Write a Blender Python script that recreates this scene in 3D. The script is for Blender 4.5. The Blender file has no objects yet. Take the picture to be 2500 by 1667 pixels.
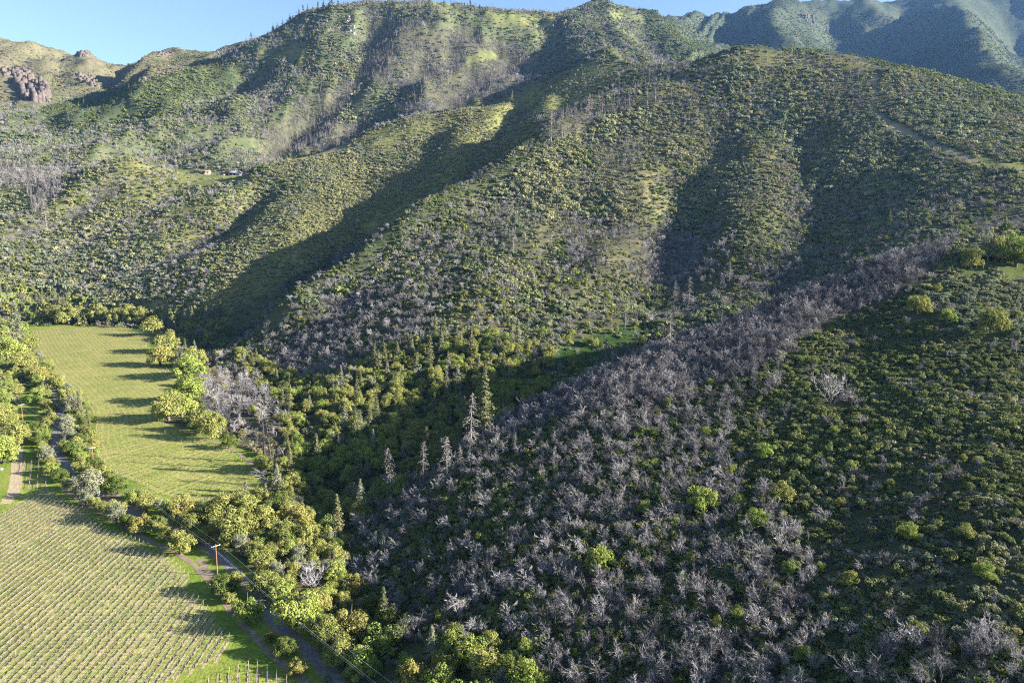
import bpy, math, random
import numpy as np
from mathutils import Vector, Matrix

random.seed(7)
RNG = np.random.default_rng(11)
SC = bpy.context.scene
COL = SC.collection

# ------------------------------------------------------------------ camera
CAM_Z = 100.0                      # drone height over the near vineyard
PITCH = math.radians(8.0)          # looking slightly down
FPX, CU, CV = 1667.0, 1250.0, 833.5
cam_data = bpy.data.cameras.new('camera')
cam_data.sensor_width = 36.0
cam_data.lens = 24.0
cam_data.clip_start = 1.0
cam_data.clip_end = 30000.0
cam = bpy.data.objects.new('camera', cam_data)
COL.objects.link(cam)
cam.location = (0, 0, CAM_Z)
cam.rotation_euler = (math.pi / 2 - PITCH, 0, 0)
SC.camera = cam

# ------------------------------------------------------------------ sky, sun, exposure
SUN_EL = math.radians(18.0)
SUN_AZ = math.radians(-8.0)        # from +X, a little behind the viewer
sun_dir = Vector((math.cos(SUN_EL) * math.cos(SUN_AZ), math.cos(SUN_EL) * math.sin(SUN_AZ), math.sin(SUN_EL)))
world = bpy.data.worlds.new('World')
SC.world = world
world.use_nodes = True
wn = world.node_tree.nodes
wl = world.node_tree.links
wn.clear()
w_out = wn.new('ShaderNodeOutputWorld')
w_bg = wn.new('ShaderNodeBackground')
w_sky = wn.new('ShaderNodeTexSky')
w_sky.sky_type = 'NISHITA'
w_sky.sun_disc = False
w_sky.sun_elevation = SUN_EL
w_sky.sun_rotation = math.pi / 2 - SUN_AZ   # measured from +Y towards +X
w_sky.altitude = 300
w_sky.air_density = 1.0
w_sky.dust_density = 0.4
w_sky.ozone_density = 1.8
w_bg.inputs['Strength'].default_value = 0.050
wl.new(w_sky.outputs['Color'], w_bg.inputs['Color'])
wl.new(w_bg.outputs['Background'], w_out.inputs['Surface'])
sun_data = bpy.data.lights.new('sun', 'SUN')
sun_data.energy = 5.0
sun_data.angle = math.radians(0.53)
sun_data.color = (1.0, 0.955, 0.885)
sun = bpy.data.objects.new('sun', sun_data)
COL.objects.link(sun)
sun.rotation_euler = sun_dir.to_track_quat('Z', 'Y').to_euler()
sun.location = sun_dir * 4000
vs = SC.view_settings
SC.display_settings.display_device = 'sRGB'
vs.view_transform = 'Standard'
vs.look = 'None'
vs.exposure = 2.4
HAZE = 0.000024
vs.gamma = 1.0
vs.use_curve_mapping = False
SC.cycles.use_denoising = False
SC.cycles.filter_width = 1.15
SC.cycles.use_adaptive_sampling = False
SC.cycles.max_bounces = 4
SC.cycles.diffuse_bounces = 1
SC.cycles.glossy_bounces = 1
SC.cycles.transmission_bounces = 2
SC.cycles.volume_bounces = 1
SC.cycles.transparent_max_bounces = 4
SC.cycles.caustics_reflective = False
SC.cycles.caustics_refractive = False

# ------------------------------------------------------------------ survey: photo pixel <-> ground
CP, SP = math.cos(PITCH), math.sin(PITCH)
def ray(u, v):
    xc = (np.asarray(u, float) - CU) / FPX
    yc = (CV - np.asarray(v, float)) / FPX
    return xc, CP + yc * SP, -SP + yc * CP
def at(u, v, Y):
    """survey point seen towards (u, v) at ground distance Y"""
    x, y, z = ray(u, v)
    t = Y / y
    return (x * t, y * t, CAM_Z + z * t)
def project(x, y, z):
    dz = np.asarray(z) - CAM_Z
    depth = np.asarray(y) * CP - dz * SP
    up = np.asarray(y) * SP + dz * CP
    depth = np.where(depth < 1, 1, depth)
    return CU + FPX * np.asarray(x) / depth, CV - FPX * up / depth, depth
FLOOR_S = 0.035
def floor_z(x, y):
    return FLOOR_S * (np.asarray(y, float) - 150.0)
def on_floor(u, v):
    x, y, z = ray(u, v)
    t = (CAM_Z + FLOOR_S * 150.0) / (FLOOR_S * y - z)
    return np.array([x * t, y * t]).T

# ------------------------------------------------------------------ noise
def _hash(ix, iy, seed):
    n = (ix.astype(np.int64) * 374761393 + iy.astype(np.int64) * 668265263 + seed * 974634777) & 0x7fffffff
    n = ((n ^ (n >> 13)) * 1274126177) & 0x7fffffff
    n = n ^ (n >> 16)
    return (n & 0xffff) / 65535.0
def vnoise(x, y, seed=0):
    ix, iy = np.floor(x), np.floor(y)
    fx, fy = x - ix, y - iy
    fx = fx * fx * fx * (fx * (fx * 6 - 15) + 10); fy = fy * fy * fy * (fy * (fy * 6 - 15) + 10)
    a = _hash(ix, iy, seed); b = _hash(ix + 1, iy, seed)
    c = _hash(ix, iy + 1, seed); d = _hash(ix + 1, iy + 1, seed)
    return (a + (b - a) * fx) * (1 - fy) + (c + (d - c) * fx) * fy
def fbm(x, y, seed=0, octv=4):
    s = 0; a = 0.5; n = 0
    for k in range(octv):
        s = s + a * vnoise(x * 2 ** k + 17.3 * k, y * 2 ** k - 9.1 * k, seed + k); n += a; a *= 0.5
    return s / n
def ridged(x, y, seed=0, octv=4):
    s = 0; a = 0.5; n = 0
    for k in range(octv):
        s = s + a * (1 - np.abs(2 * vnoise(x * 2 ** k + 7.7 * k, y * 2 ** k + 3.3 * k, seed + k) - 1)); n += a; a *= 0.5
    return s / n

# ------------------------------------------------------------------ terrain: crests, ravines and slopes surveyed as (u, v, ground distance)
LINES = [
 # near spur: crest from the upper right down to the creek
 [(2900,500,370),(2480,560,350),(2330,598,338),(2130,652,325),(1950,728,315),(1740,815,300),(1600,868,292),(1450,930,284),(1300,995,274),(1200,1050,266),(1130,1100,260),(1000,1195,243),(920,1270,228)],
 # ravine behind the near spur
 [(2900,600,470),(2500,600,440),(2330,640,420),(2130,690,410),(1950,768,392),(1740,860,370),(1600,905,360),(1450,960,345),(1300,1020,330),(1200,1070,312),(1100,1120,290),(1000,1190,258),(900,1290,226),(850,1400,199)],
 # creek towards the viewer
 [(850,1400,199),(870,1520,171),(900,1667,146.5)],
 # face of the near spur
 [(2500,1667,100),(2500,1300,142),(2500,1000,208),(2500,750,290)],
 [(2900,1667,98),(2900,1200,160),(2900,800,290)],
 [(2100,1667,110),(2100,1300,160),(2100,1000,228),(2100,800,290)],
 [(1700,1667,120),(1700,1300,174),(1700,1050,232),(1700,920,270)],
 [(1300,1667,130),(1300,1350,180),(1300,1150,225),(1300,1050,256)],
 [(1000,1667,139),(1000,1400,189),(1000,1270,221)],
 # middle hill: shoulder that climbs from the valley to its summit
 [(560,868,545),(700,780,580),(850,697,630),(1010,562,722),(1130,490,785),(1250,418,845),(1350,330,920),(1450,272,965),(1600,228,1010),(1700,165,1055),(1760,135,1085),(1830,122,1100)],
 # its summit line
 [(1830,122,1100),(1900,130,1080),(2050,142,1040),(2150,162,1000),(2200,172,970),(2330,205,920),(2420,232,880),(2500,262,850),(2900,330,820)],
 [(1560,163,1190),(1620,168,1130),(1700,165,1100)],
 # its face
 [(1000,1050,330),(1000,900,400),(1000,760,500),(1000,640,620)],
 [(1250,930,370),(1250,800,450),(1250,650,570),(1250,520,700)],
 [(1500,830,430),(1500,700,530),(1500,560,660),(1500,420,800),(1500,320,900)],
 [(1750,760,460),(1750,640,560),(1750,500,690),(1750,360,830),(1750,230,970)],
 [(2000,690,460),(2000,560,580),(2000,420,720),(2000,280,870),(2000,190,980)],
 [(2250,600,480),(2250,480,600),(2250,360,720),(2250,250,840)],
 [(2500,520,520),(2470,420,600),(2500,330,730)],
 # a shallow gully and rib on that face
 [(1660,520,690),(1640,640,580),(1600,760,480)],
 # ravine behind the shoulder
 [(500,850,590),(560,800,610),(640,748,645),(760,665,705),(900,580,780),(1050,492,842),(1180,412,895),(1290,350,950),(1400,268,1050),(1480,210,1120)],
 # lit spur beyond: crest
 [(560,560,850),(640,415,1010),(720,388,1045),(800,368,1090),(900,325,1144),(1000,292,1162),(1100,268,1180),(1200,247,1205),(1290,217,1232),(1370,178,1262),(1430,150,1275),(1500,143,1260),(1560,163,1225)],
 # second gully in the lit spur
 [(1180,400,925),(1200,335,1010),(1240,285,1090),(1300,235,1170)],
 [(1330,290,1070),(1320,240,1160)],
 # its face
 [(560,700,690),(560,600,790),(560,480,930)],
 [(720,610,750),(720,500,870),(720,430,970)],
 [(900,500,880),(900,420,990)],
 [(1080,400,970),(1080,330,1080)],
 # valley head and lower left slopes
 [(0,740,740),(120,730,745),(250,745,720),(400,775,680)],
 [(-300,740,740),(-300,600,860),(-300,450,1050)],
 [(0,650,820),(0,560,900),(0,450,1040),(0,370,1180),(0,300,1400)],
 [(150,650,815),(150,540,910),(150,450,1010)],
 [(300,660,780),(300,560,880),(300,470,970)],
 [(430,640,775),(430,540,880),(430,460,980)],
 # knoll with the house
 [(180,440,1010),(240,395,1050),(290,380,1070),(350,388,1075),(420,408,1075),(480,425,1070),(540,430,1068),(600,438,1055)],
 [(240,415,1140),(290,405,1160),(420,425,1160),(540,440,1150),(640,420,1130)],
 # valley behind the lit spur
 [(720,395,1170),(800,385,1210),(900,345,1260),(1000,312,1290),(1100,288,1310),(1200,265,1330),(1290,240,1350),(1400,190,1380),(1500,170,1400)],
 # big mountain: slopes
 [(150,380,1220),(150,320,1350),(150,260,1560)],
 [(300,370,1250),(300,300,1400),(300,240,1590)],
 [(450,380,1240),(450,300,1400),(450,220,1580)],
 [(600,390,1240),(600,300,1420),(600,200,1610),(600,130,1740)],
 [(750,360,1290),(750,280,1450),(750,180,1630),(750,90,1750)],
 [(900,310,1370),(900,220,1520),(900,120,1680)],
 [(1050,280,1420),(1050,200,1560),(1050,100,1720)],
 [(1200,240,1470),(1200,160,1620),(1200,80,1780)],
 [(1330,200,1480),(1350,130,1680),(1350,70,1850)],
 # its left shoulder
 [(100,255,1640),(190,238,1670),(300,210,1690),(400,185,1700),(480,158,1730),(560,125,1770),(600,95,1790),(680,55,1810),(750,25,1830),(820,14,1840),(870,18,1850),(905,25,1860),(960,0,1870),(1080,5,1890),(1170,22,1910),(1200,27,1930),(1290,36,1960),(1340,46,1980),(1400,48,2020),(1440,36,2030),(1480,27,2030),(1530,42,2040),(1570,55,2060),(1600,54,2080)],
 # hidden valley behind that shoulder
 [(100,268,1800),(300,225,1880),(480,178,1930),(560,150,1980),(700,110,2200),(900,90,2300),(1200,90,2400),(1480,90,2400)],
 # left far ridge with cliffs
 [(-300,80,2350),(0,108,2330),(60,116,2330),(140,135,2340),(178,136,2345),(195,124,2345),(212,124,2345),(240,142,2350),(310,148,2360),(350,137,2360),(390,124,2360),(415,121,2360),(450,118,2360),(530,121,2380),(600,105,2400)],
 [(-300,230,1700),(0,262,1620),(60,258,1640)],
 [(20,245,1760),(60,248,1765),(110,250,1770)],
 [(10,186,1850),(50,195,1850),(110,205,1850)],
 [(0,165,2050),(80,165,2060),(150,190,1960)],
 [(205,140,2250),(180,165,2080),(150,190,1950)],
 [(250,225,1900),(260,190,2080),(270,165,2220)],
 [(400,150,2150),(330,180,2000),(300,200,1900)],
 # far right mountain
 [(1600,54,2080),(1640,52,3292),(1720,34,3380),(1830,24,3446),(1870,12,3468),(1920,8,3468),(2000,12,3490),(2100,2,3490),(2300,-12,3512),(2500,-30,3556),(2900,-60,3600)],
 [(1900,30,3292),(1880,70,2984),(1890,110,2676),(1940,150,2368)],
 [(1790,60,3336),(1780,120,2896),(1800,165,2390)],
 [(2030,60,3358),(2040,120,2984),(2060,170,2456)],
 [(2310,18,3160),(2350,60,2808),(2385,120,2456),(2415,190,2104),(2470,260,1752),(2560,330,1444)],
 [(2200,60,3380),(2200,120,3006),(2230,190,2566),(2280,240,2060)],
 [(2480,40,3446),(2500,110,3160),(2540,190,2720),(2620,260,2280)],
 [(1500,170,1420),(1600,150,1560),(1640,110,1800),(1620,80,1950)],
 [(1700,140,2060),(1700,90,2780)],
 # hidden valley behind the middle hill
 [(1560,190,1300),(1700,200,1320),(1830,190,1340),(2050,210,1280),(2200,240,1240),(2330,280,1180),(2500,330,1120),(2900,400,1100)],
]
def densify(pl, step):
    out = []
    for a, b in zip(pl[:-1], pl[1:]):
        A = np.array(at(*a)); B = np.array(at(*b))
        n = max(1, int(np.hypot(*(B - A)[:2]) / (step * (0.25 + A[1] / 900))))
        for k in range(n):
            out.append(A + (B - A) * k / n)
    out.append(np.array(at(*pl[-1])))
    return out
CTRL = []
for pl in LINES:
    CTRL += densify(pl, 60)
# valley floor
for u, v in [(-400,1667),(0,1667),(250,1667),(500,1667),(700,1667),(-300,1400),(0,1400),(300,1400),(550,1450),(700,1550),(-300,1200),(0,1200),(250,1200),(450,1300),(650,1400),
             (-300,1050),(0,1050),(200,1050),(400,1100),(600,1200),(-300,930),(0,930),(200,920),(380,930),(560,1100),(-300,850),(0,850),(150,830),(300,820),(420,860),(500,950),(700,1330),(760,1450),(800,1560)]:
    x, y = on_floor(u, v)
    CTRL.append(np.array([x, y, float(floor_z(x, y))]))
# ground between the field and the hill foot
for u, v, Y in [(620,1050,330),(750,1150,300),(800,1250,262),(700,950,430),(850,1000,350),(560,920,470),(900,1130,290)]:
    CTRL.append(np.array(at(u, v, Y)))
# beyond the frame: left slopes, right slopes, behind the viewer, far land
def polar(deg, r, z):
    a = math.radians(deg)
    CTRL.append(np.array([r * math.sin(a), r * math.cos(a), z]))
for deg, prof in {
    -60: [(60,-2),(200,0),(500,6),(1000,60),(2000,380),(4000,700),(6500,500)],
    -90: [(60,-3),(250,-4),(600,-4),(1200,40),(3000,300),(6500,300)],
    -135: [(60,-3),(300,-8),(1000,-15),(3000,60),(6500,100)],
    180: [(50,0),(300,-6),(1000,-20),(3000,40),(6500,80)],
    135: [(50,12),(150,24),(400,45),(1000,90),(3000,160),(6500,160)],
    90: [(40,14),(100,32),(200,55),(400,95),(800,130),(2000,220),(6500,260)],
    62: [(60,22),(150,45),(300,88),(450,100),(800,190),(1600,420),(4200,1100),(6500,600)],
    45: [(5200,900),(6500,600)], 25: [(5200,900),(6500,600)], 0: [(3200,600),(6500,500)], -20: [(3200,640),(6500,500)], -40: [(3200,620),(6500,480)],
    30: [(40,12),(70,16)], 0.1: [(40,5),(80,6),(110,8)], -30: [(40,-3),(100,-2)]}.items():
    for r, z in prof:
        polar(deg, r, z)
CTRL = np.array(CTRL)
def warp_xy(x, y):
    r = np.hypot(x, y)
    return np.arctan2(x, y) * 2.2, np.log(np.maximum(r, 20.0)) * 1.6
_cx, _cy = warp_xy(CTRL[:, 0], CTRL[:, 1])
# drop near duplicates
keep = []
for i in range(len(CTRL)):
    if all((abs(_cx[i] - _cx[j]) > 0.012 or abs(_cy[i] - _cy[j]) > 0.012) for j in keep):
        keep.append(i)
CTRL, _cx, _cy = CTRL[keep], _cx[keep], _cy[keep]
_val = (CTRL[:, 2] - CAM_Z) / np.maximum(np.hypot(CTRL[:, 0], CTRL[:, 1]), 20.0)
def _k(d2):
    return d2 ** 0.75            # |d|^1.5, between a cone and a thin plate
_n = len(CTRL)
_D = (_cx[:, None] - _cx[None]) ** 2 + (_cy[:, None] - _cy[None]) ** 2
_A = np.zeros((_n + 3, _n + 3))
_A[:_n, :_n] = _k(_D) + np.eye(_n) * -0.0004
_P = np.stack([np.ones(_n), _cx, _cy], 1)
_A[:_n, _n:] = _P; _A[_n:, :_n] = _P.T
_W = np.linalg.solve(_A, np.concatenate([_val, np.zeros(3)]))
def rbf_z(x, y):
    sh = x.shape
    x, y = x.ravel(), y.ravel()
    out = np.empty(len(x))
    for i in range(0, len(x), 8000):
        a, b = warp_xy(x[i:i + 8000], y[i:i + 8000])
        d2 = (a[:, None] - _cx[None]) ** 2 + (b[:, None] - _cy[None]) ** 2
        e = np.sqrt(d2); d2 = e * np.sqrt(e)      # d^1.5
        out[i:i + 8000] = d2 @ _W[:_n] + _W[_n] + _W[_n + 1] * a + _W[_n + 2] * b
    return (out * np.maximum(np.hypot(x, y), 20.0) + CAM_Z).reshape(sh)

def inside(poly, x, y):
    x = np.asarray(x, float); y = np.asarray(y, float)
    c = np.zeros(x.shape, bool)
    p = np.asarray(poly, float)
    for (x0, y0), (x1, y1) in zip(p, np.roll(p, -1, 0)):
        hit = ((y0 > y) != (y1 > y))
        xs = (x1 - x0) * (y - y0) / ((y1 - y0) if y1 != y0 else 1e-9) + x0
        c ^= hit & (x < xs)
    return c
def seg_dist(poly, x, y, closed=True):
    p = np.asarray(poly, float)
    q = np.roll(p, -1, 0) if closed else p[1:]
    p = p if closed else p[:-1]
    best = np.full(np.shape(x), 1e9)
    for (x0, y0), (x1, y1) in zip(p, q):
        dx, dy = x1 - x0, y1 - y0
        t = np.clip(((x - x0) * dx + (y - y0) * dy) / (dx * dx + dy * dy + 1e-9), 0, 1)
        best = np.minimum(best, np.hypot(x - x0 - t * dx, y - y0 - t * dy))
    return best
def sstep(a, b, x):
    t = np.clip((x - a) / (b - a), 0, 1)
    return t * t * (3 - 2 * t)

FLAT_POLY = on_floor(*np.array([(-600,1950),(900,1950),(860,1667),(800,1560),(735,1440),(690,1330),(690,1240),(665,1150),(600,1070),(520,1040),(470,960),(450,880),(430,815),(330,790),(120,785),(-300,790),(-600,850)], float).T)
# polar grid, fine inside the view
TH = np.concatenate([np.radians(np.linspace(-177, -52, 42)), np.radians(np.linspace(-50, 50, 560)), np.radians(np.linspace(52, 180, 43))])
RR = np.exp(np.linspace(math.log(30), math.log(6500), 640))
_T, _R = np.meshgrid(TH, RR)
GX, GY = _R * np.sin(_T), _R * np.cos(_T)
GZ = rbf_z(GX, GY)
fl_in = inside(FLAT_POLY, GX, GY)
fl_d = seg_dist(FLAT_POLY, GX, GY)
FLATW = np.where(fl_in, 1.0, 1 - sstep(0, 14, fl_d))
# relief: gullies that grow with distance and steepness
rough = (1 - FLATW) * sstep(0, 40, np.where(fl_in, 0, fl_d))
wx = GX + 40 * (fbm(GX / 160, GY / 160, 3) - .5); wy = GY + 40 * (fbm(GX / 160, GY / 160, 4) - .5)
far = sstep(1050, 1500, _R)
mid = sstep(330, 600, _R)
FW = sstep(.22, .36, _T) * sstep(1350, 1700, _R)
GZ += rough * far * ((85 - 15 * FW) * (ridged(wx / (330 + 420 * FW), wy / (330 + 420 * FW), 5, 4) - .60) + 26 * (ridged(wx / 110, wy / 110, 15, 3) - .55) + 11 * (ridged(wx / 46, wy / 46, 25, 2) - .5))
GZ += rough * mid * (1 - far) * (13 * (ridged(wx / 150, wy / 150, 6, 4) - .6))
GZ += rough * (1 - mid) * 2.2 * (ridged(wx / 45, wy / 45, 7, 3) - .55)
GZ += rough * (0.8 + 3 * far) * (fbm(GX / (7 + 14 * far), GY / (7 + 14 * far), 8, 3) - .5)
GZ = np.where(FLATW >= 1, floor_z(GX, GY), GZ * (1 - FLATW) + floor_z(GX, GY) * FLATW)
_lr0, _lr1 = math.log(30), math.log(6500)
def ground(x, y):
    """height of the ground sheet"""
    x = np.asarray(x, float); y = np.asarray(y, float)
    th = np.arctan2(x, y); r = np.clip(np.hypot(x, y), 30.01, 6400)
    fi = (np.log(r) - _lr0) / (_lr1 - _lr0) * (len(RR) - 1)
    fj = np.interp(th, TH, np.arange(len(TH)))
    i = np.clip(fi.astype(int), 0, len(RR) - 2); j = np.clip(fj.astype(int), 0, len(TH) - 2)
    a = fi - i; b = fj - j
    return (GZ[i, j] * (1 - b) + GZ[i, j + 1] * b) * (1 - a) + (GZ[i + 1, j] * (1 - b) + GZ[i + 1, j + 1] * b) * a
def hit(u, v, start=60.0):
    """first ground point towards (u, v)"""
    dx, dy, dz = ray(u, v)
    t = start
    while t < 4500:
        x, y, z = dx * t, dy * t, CAM_Z + dz * t
        if ground(x, y) > z:
            lo, hi = t / 1.004, t
            for _ in range(12):
                m = (lo + hi) / 2
                if ground(dx * m, dy * m) > CAM_Z + dz * m: hi = m
                else: lo = m
            t = hi
            return (float(dx * t), float(dy * t), float(ground(dx * t, dy * t)))
        t *= 1.004
    return None

# gullies (depth > 0) and ribs (depth < 0) cut into the slopes: (survey line, depth, half width)
CARVES = [
 ([(520,838),(640,752),(760,668),(900,585),(1050,497),(1180,417),(1290,355),(1400,275)], 24, 42),
 ([(720,770),(850,697),(1010,570),(1130,500),(1250,430),(1350,345),(1450,282),(1600,240)], -25, 36),
 ([(1190,400),(1200,345),(1230,300),(1290,245)], 20, 24),
 ([(1120,330),(1110,380),(1090,420)], -8, 22),
 ([(1330,250),(1340,300),(1330,340)], -10, 22),
 ([(1395,330),(1450,300),(1560,255),(1660,200)], 6.6, 26),
 ([(1760,330),(1720,420),(1690,520),(1650,620),(1600,720)], 13, 32),
 ([(1800,420),(1790,520),(1780,600)], -3.3, 22),
 ([(1960,330),(1985,420),(2000,500),(1990,600),(1950,680)], 13, 38),
 ([(1850,330),(1880,440),(1890,540)], -4.4, 30),
 ([(2180,380),(2150,470),(2120,560)], 5.0, 24),
 ([(1450,520),(1400,600),(1330,680),(1250,760)], 5.0, 24),
 ([(1560,420),(1530,520),(1480,640)], -3.9, 24),
 ([(1180,590),(1120,660),(1040,740),(930,850)], 5.0, 24),
 ([(640,470),(560,540),(460,590),(330,640),(200,670),(120,690)], 16, 30),
 ([(600,470),(520,500),(420,520),(300,560)], -7, 24),
 ([(420,470),(360,520),(260,560),(160,600)], 9, 24),
 ([(60,560),(160,530),(240,470)], 8, 26),
 ([(620,180),(540,215),(430,255),(300,285),(160,330)], 34, 55),
 ([(700,230),(600,275),(500,330),(380,370)], 20, 45),
 ([(560,300),(470,330),(330,350)], -14, 36),
 ([(905,60),(880,140),(850,210),(760,290),(660,340)], 34, 52),
 ([(780,100),(740,200),(690,260)], -16, 50),
 ([(1090,110),(1040,170),(960,230),(880,290)], 24, 44),
 ([(1240,150),(1150,200),(1060,240)], 18, 40),
 ([(1350,70),(1330,120),(1290,170)], 18, 40),
 ([(310,165),(280,190),(250,215)], 30, 45), ([(170,150),(150,175),(140,200)], 24, 40), ([(210,140),(185,165),(160,190)], -18, 36), ([(380,140),(340,165),(300,185)], -16, 36),
 ([(1800,55),(1790,80),(1795,105)], 50, 90), ([(2040,50),(2050,80),(2060,115)], 60, 110), ([(2220,60),(2230,100),(2250,150)], 60, 110),
 ([(1890,40),(1880,75),(1895,108)], -45, 60), ([(2330,40),(2380,110),(2420,185),(2440,205)], -45, 70), ([(2480,90),(2500,180)], 40, 80),
 ([(1560,60),(1590,100),(1640,140)], 30, 60),
]
_cl = []
for px, dep, wid in CARVES:
    pp = [hit(u, v) for u, v in px]; pp = [(q[0], q[1]) for q in pp if q]
    if len(pp) > 1: _cl.append((pp, dep, wid))
for pp, dep, wid in _cl:
    p = np.array(pp); lo = p.min(0) - 3 * wid; hi = p.max(0) + 3 * wid
    k = (GX > lo[0]) & (GX < hi[0]) & (GY > lo[1]) & (GY < hi[1])
    d = seg_dist(pp, GX[k], GY[k], False)
    wob = .75 + .5 * fbm(GX[k] / 40, GY[k] / 40, 71, 2)
    GZ[k] -= dep * np.exp(-(d / (wid * wob)) ** 2) * (1 - FLATW[k])
# ------------------------------------------------------------------ small helpers
def link(o, parent=None):
    COL.objects.link(o)
    if parent is not None: o.parent = parent
    return o
def tag(o, label=None, cat=None, group=None, kind=None):
    if label: o['label'] = label
    if cat: o['category'] = cat
    if group: o['group'] = group
    if kind: o['kind'] = kind
    return o
def empty(name, loc, rz=0.0):
    e = bpy.data.objects.new(name, None)
    e.empty_display_size = 0.5
    e.location = loc; e.rotation_euler = (0, 0, rz)
    return link(e)
def mesh_np(name, V, F, mats=(), smooth=False, attr=None):
    """mesh from numpy verts (n,3) and faces (m,k)"""
    V = np.asarray(V, np.float32); F = np.asarray(F, np.int32)
    me = bpy.data.meshes.new(name)
    k = F.shape[1]
    me.vertices.add(len(V)); me.vertices.foreach_set('co', V.ravel())
    me.loops.add(F.size); me.loops.foreach_set('vertex_index', F.ravel())
    me.polygons.add(len(F)); me.polygons.foreach_set('loop_start', np.arange(0, F.size, k, dtype=np.int32))
    if smooth: me.polygons.foreach_set('use_smooth', np.ones(len(F), bool))
    if attr is not None:
        for nm, dat in attr.items():
            a = me.attributes.new(nm, 'FLOAT', 'POINT'); a.data.foreach_set('value', np.asarray(dat, np.float32))
    me.update(calc_edges=True)
    for m in mats: me.materials.append(m)
    return me
def obj(name, me, parent=None):
    return link(bpy.data.objects.new(name, me), parent)

# ------------------------------------------------------------------ materials
def new_mat(name):
    m = bpy.data.materials.new(name); m.use_nodes = True
    nt = m.node_tree; nt.nodes.clear()
    out = nt.nodes.new('ShaderNodeOutputMaterial')
    return m, nt, out
def mixrgb(nt, fac, a, b, mode='MIX'):
    n = nt.nodes.new('ShaderNodeMix'); n.data_type = 'RGBA'; n.blend_type = mode
    for k, s in ((0, fac), (6, a), (7, b)):
        if isinstance(s, (int, float)): n.inputs[k].default_value = s
        elif isinstance(s, tuple): n.inputs[k].default_value = s if len(s) == 4 else (*s, 1)
        else: nt.links.new(s, n.inputs[k])
    return n.outputs[2]
def leaf_mat(name, ca, cb, cc, transl=0.30):
    """ca..cb by individual, towards cc on some leaf clumps"""
    m, nt, out = new_mat(name)
    oi = nt.nodes.new('ShaderNodeObjectInfo')
    at_ = nt.nodes.new('ShaderNodeAttribute'); at_.attribute_name = 'lv'
    c1 = mixrgb(nt, oi.outputs['Random'], ca, cb)
    c2 = mixrgb(nt, at_.outputs['Fac'], c1, cc)
    d = nt.nodes.new('ShaderNodeBsdfDiffuse'); nt.links.new(c2, d.inputs['Color'])
    t = nt.nodes.new('ShaderNodeBsdfTranslucent'); nt.links.new(c2, t.inputs['Color'])
    ms = nt.nodes.new('ShaderNodeMixShader'); ms.inputs[0].default_value = transl
    nt.links.new(d.outputs[0], ms.inputs[1]); nt.links.new(t.outputs[0], ms.inputs[2])
    nt.links.new(ms.outputs[0], out.inputs['Surface'])
    return m
def plain_mat(name, ca, cb=None, rough=0.9, scale=3.0, spec=0.2, coord='Object'):
    m, nt, out = new_mat(name)
    b = nt.nodes.new('ShaderNodeBsdfPrincipled')
    b.inputs['Roughness'].default_value = rough
    b.inputs['Specular IOR Level'].default_value = spec
    if cb is None: b.inputs['Base Color'].default_value = (*ca, 1)
    else:
        tc = nt.nodes.new('ShaderNodeTexCoord')
        no = nt.nodes.new('ShaderNodeTexNoise'); no.inputs['Scale'].default_value = scale; no.inputs['Detail'].default_value = 5
        nt.links.new(tc.outputs[coord], no.inputs['Vector'])
        cr = nt.nodes.new('ShaderNodeMapRange'); cr.inputs[1].default_value = .35; cr.inputs[2].default_value = .65
        nt.links.new(no.outputs['Fac'], cr.inputs[0])
        nt.links.new(mixrgb(nt, cr.outputs[0], ca, cb), b.inputs['Base Color'])
    nt.links.new(b.outputs[0], out.inputs['Surface'])
    return m
def wood_mat(name, ca, cb):
    m, nt, out = new_mat(name)
    oi = nt.nodes.new('ShaderNodeObjectInfo')
    d = nt.nodes.new('ShaderNodeBsdfDiffuse')
    nt.links.new(mixrgb(nt, oi.outputs['Random'], ca, cb), d.inputs['Color'])
    nt.links.new(d.outputs[0], out.inputs['Surface'])
    return m
M = {}
M['olive'] = leaf_mat('leaf_olive', (.135, .160, .045), (.230, .235, .065), (.340, .325, .100))
M['bright'] = leaf_mat('leaf_bright', (.130, .200, .042), (.225, .270, .056), (.320, .340, .088))
M['dark'] = leaf_mat('leaf_dark', (.062, .100, .024), (.115, .145, .034), (.170, .190, .050))
M['ochre'] = leaf_mat('leaf_ochre', (.235, .210, .060), (.330, .275, .080), (.230, .235, .070))
M['grey'] = leaf_mat('leaf_grey_green', (0.149, 0.172, 0.098), (0.218, 0.224, 0.138), (0.265, 0.259, 0.172))
M['needle'] = leaf_mat('needle', (0.072, 0.102, 0.042), (0.156, 0.162, 0.072), (0.240, 0.216, 0.108), .2)
M['shrub_dark'] = leaf_mat('shrub_dark', (.058, .092, .036), (.125, .150, .055), (.210, .215, .075))
M['shrub_olive'] = leaf_mat('shrub_olive', (.140, .150, .062), (.260, .248, .118), (.335, .315, .155))
M['shrub_green'] = leaf_mat('shrub_green', (.085, .118, .068), (.178, .198, .118), (.250, .255, .148))
M['shrub_brown'] = leaf_mat('shrub_brown', (.160, .140, .085), (.280, .235, .160), (.215, .200, .100))
M['deadwood'] = wood_mat('deadwood', (.085, .078, .079), (.320, .292, .288))
M['snagwood'] = wood_mat('snagwood', (.125, .112, .100), (.215, .192, .170))
M['bark'] = wood_mat('bark', (.085, .065, .048), (.150, .120, .095))
M['char'] = plain_mat('charred_bark', (.030, .026, .024), (.070, .058, .050))
M['soil'] = plain_mat('vine_soil', (.235, .175, .100), (.410, .325, .205), .95, 1.6)
M['soilfar'] = plain_mat('grassy_vine_soil', (.230, .205, .075), (.340, .290, .130), .95, .9)
M['vine'] = plain_mat('vine_wood', (.060, .038, .026), (.110, .075, .052))
M['post'] = plain_mat('steel_post', (.33, .31, .29), None, .6)
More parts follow.
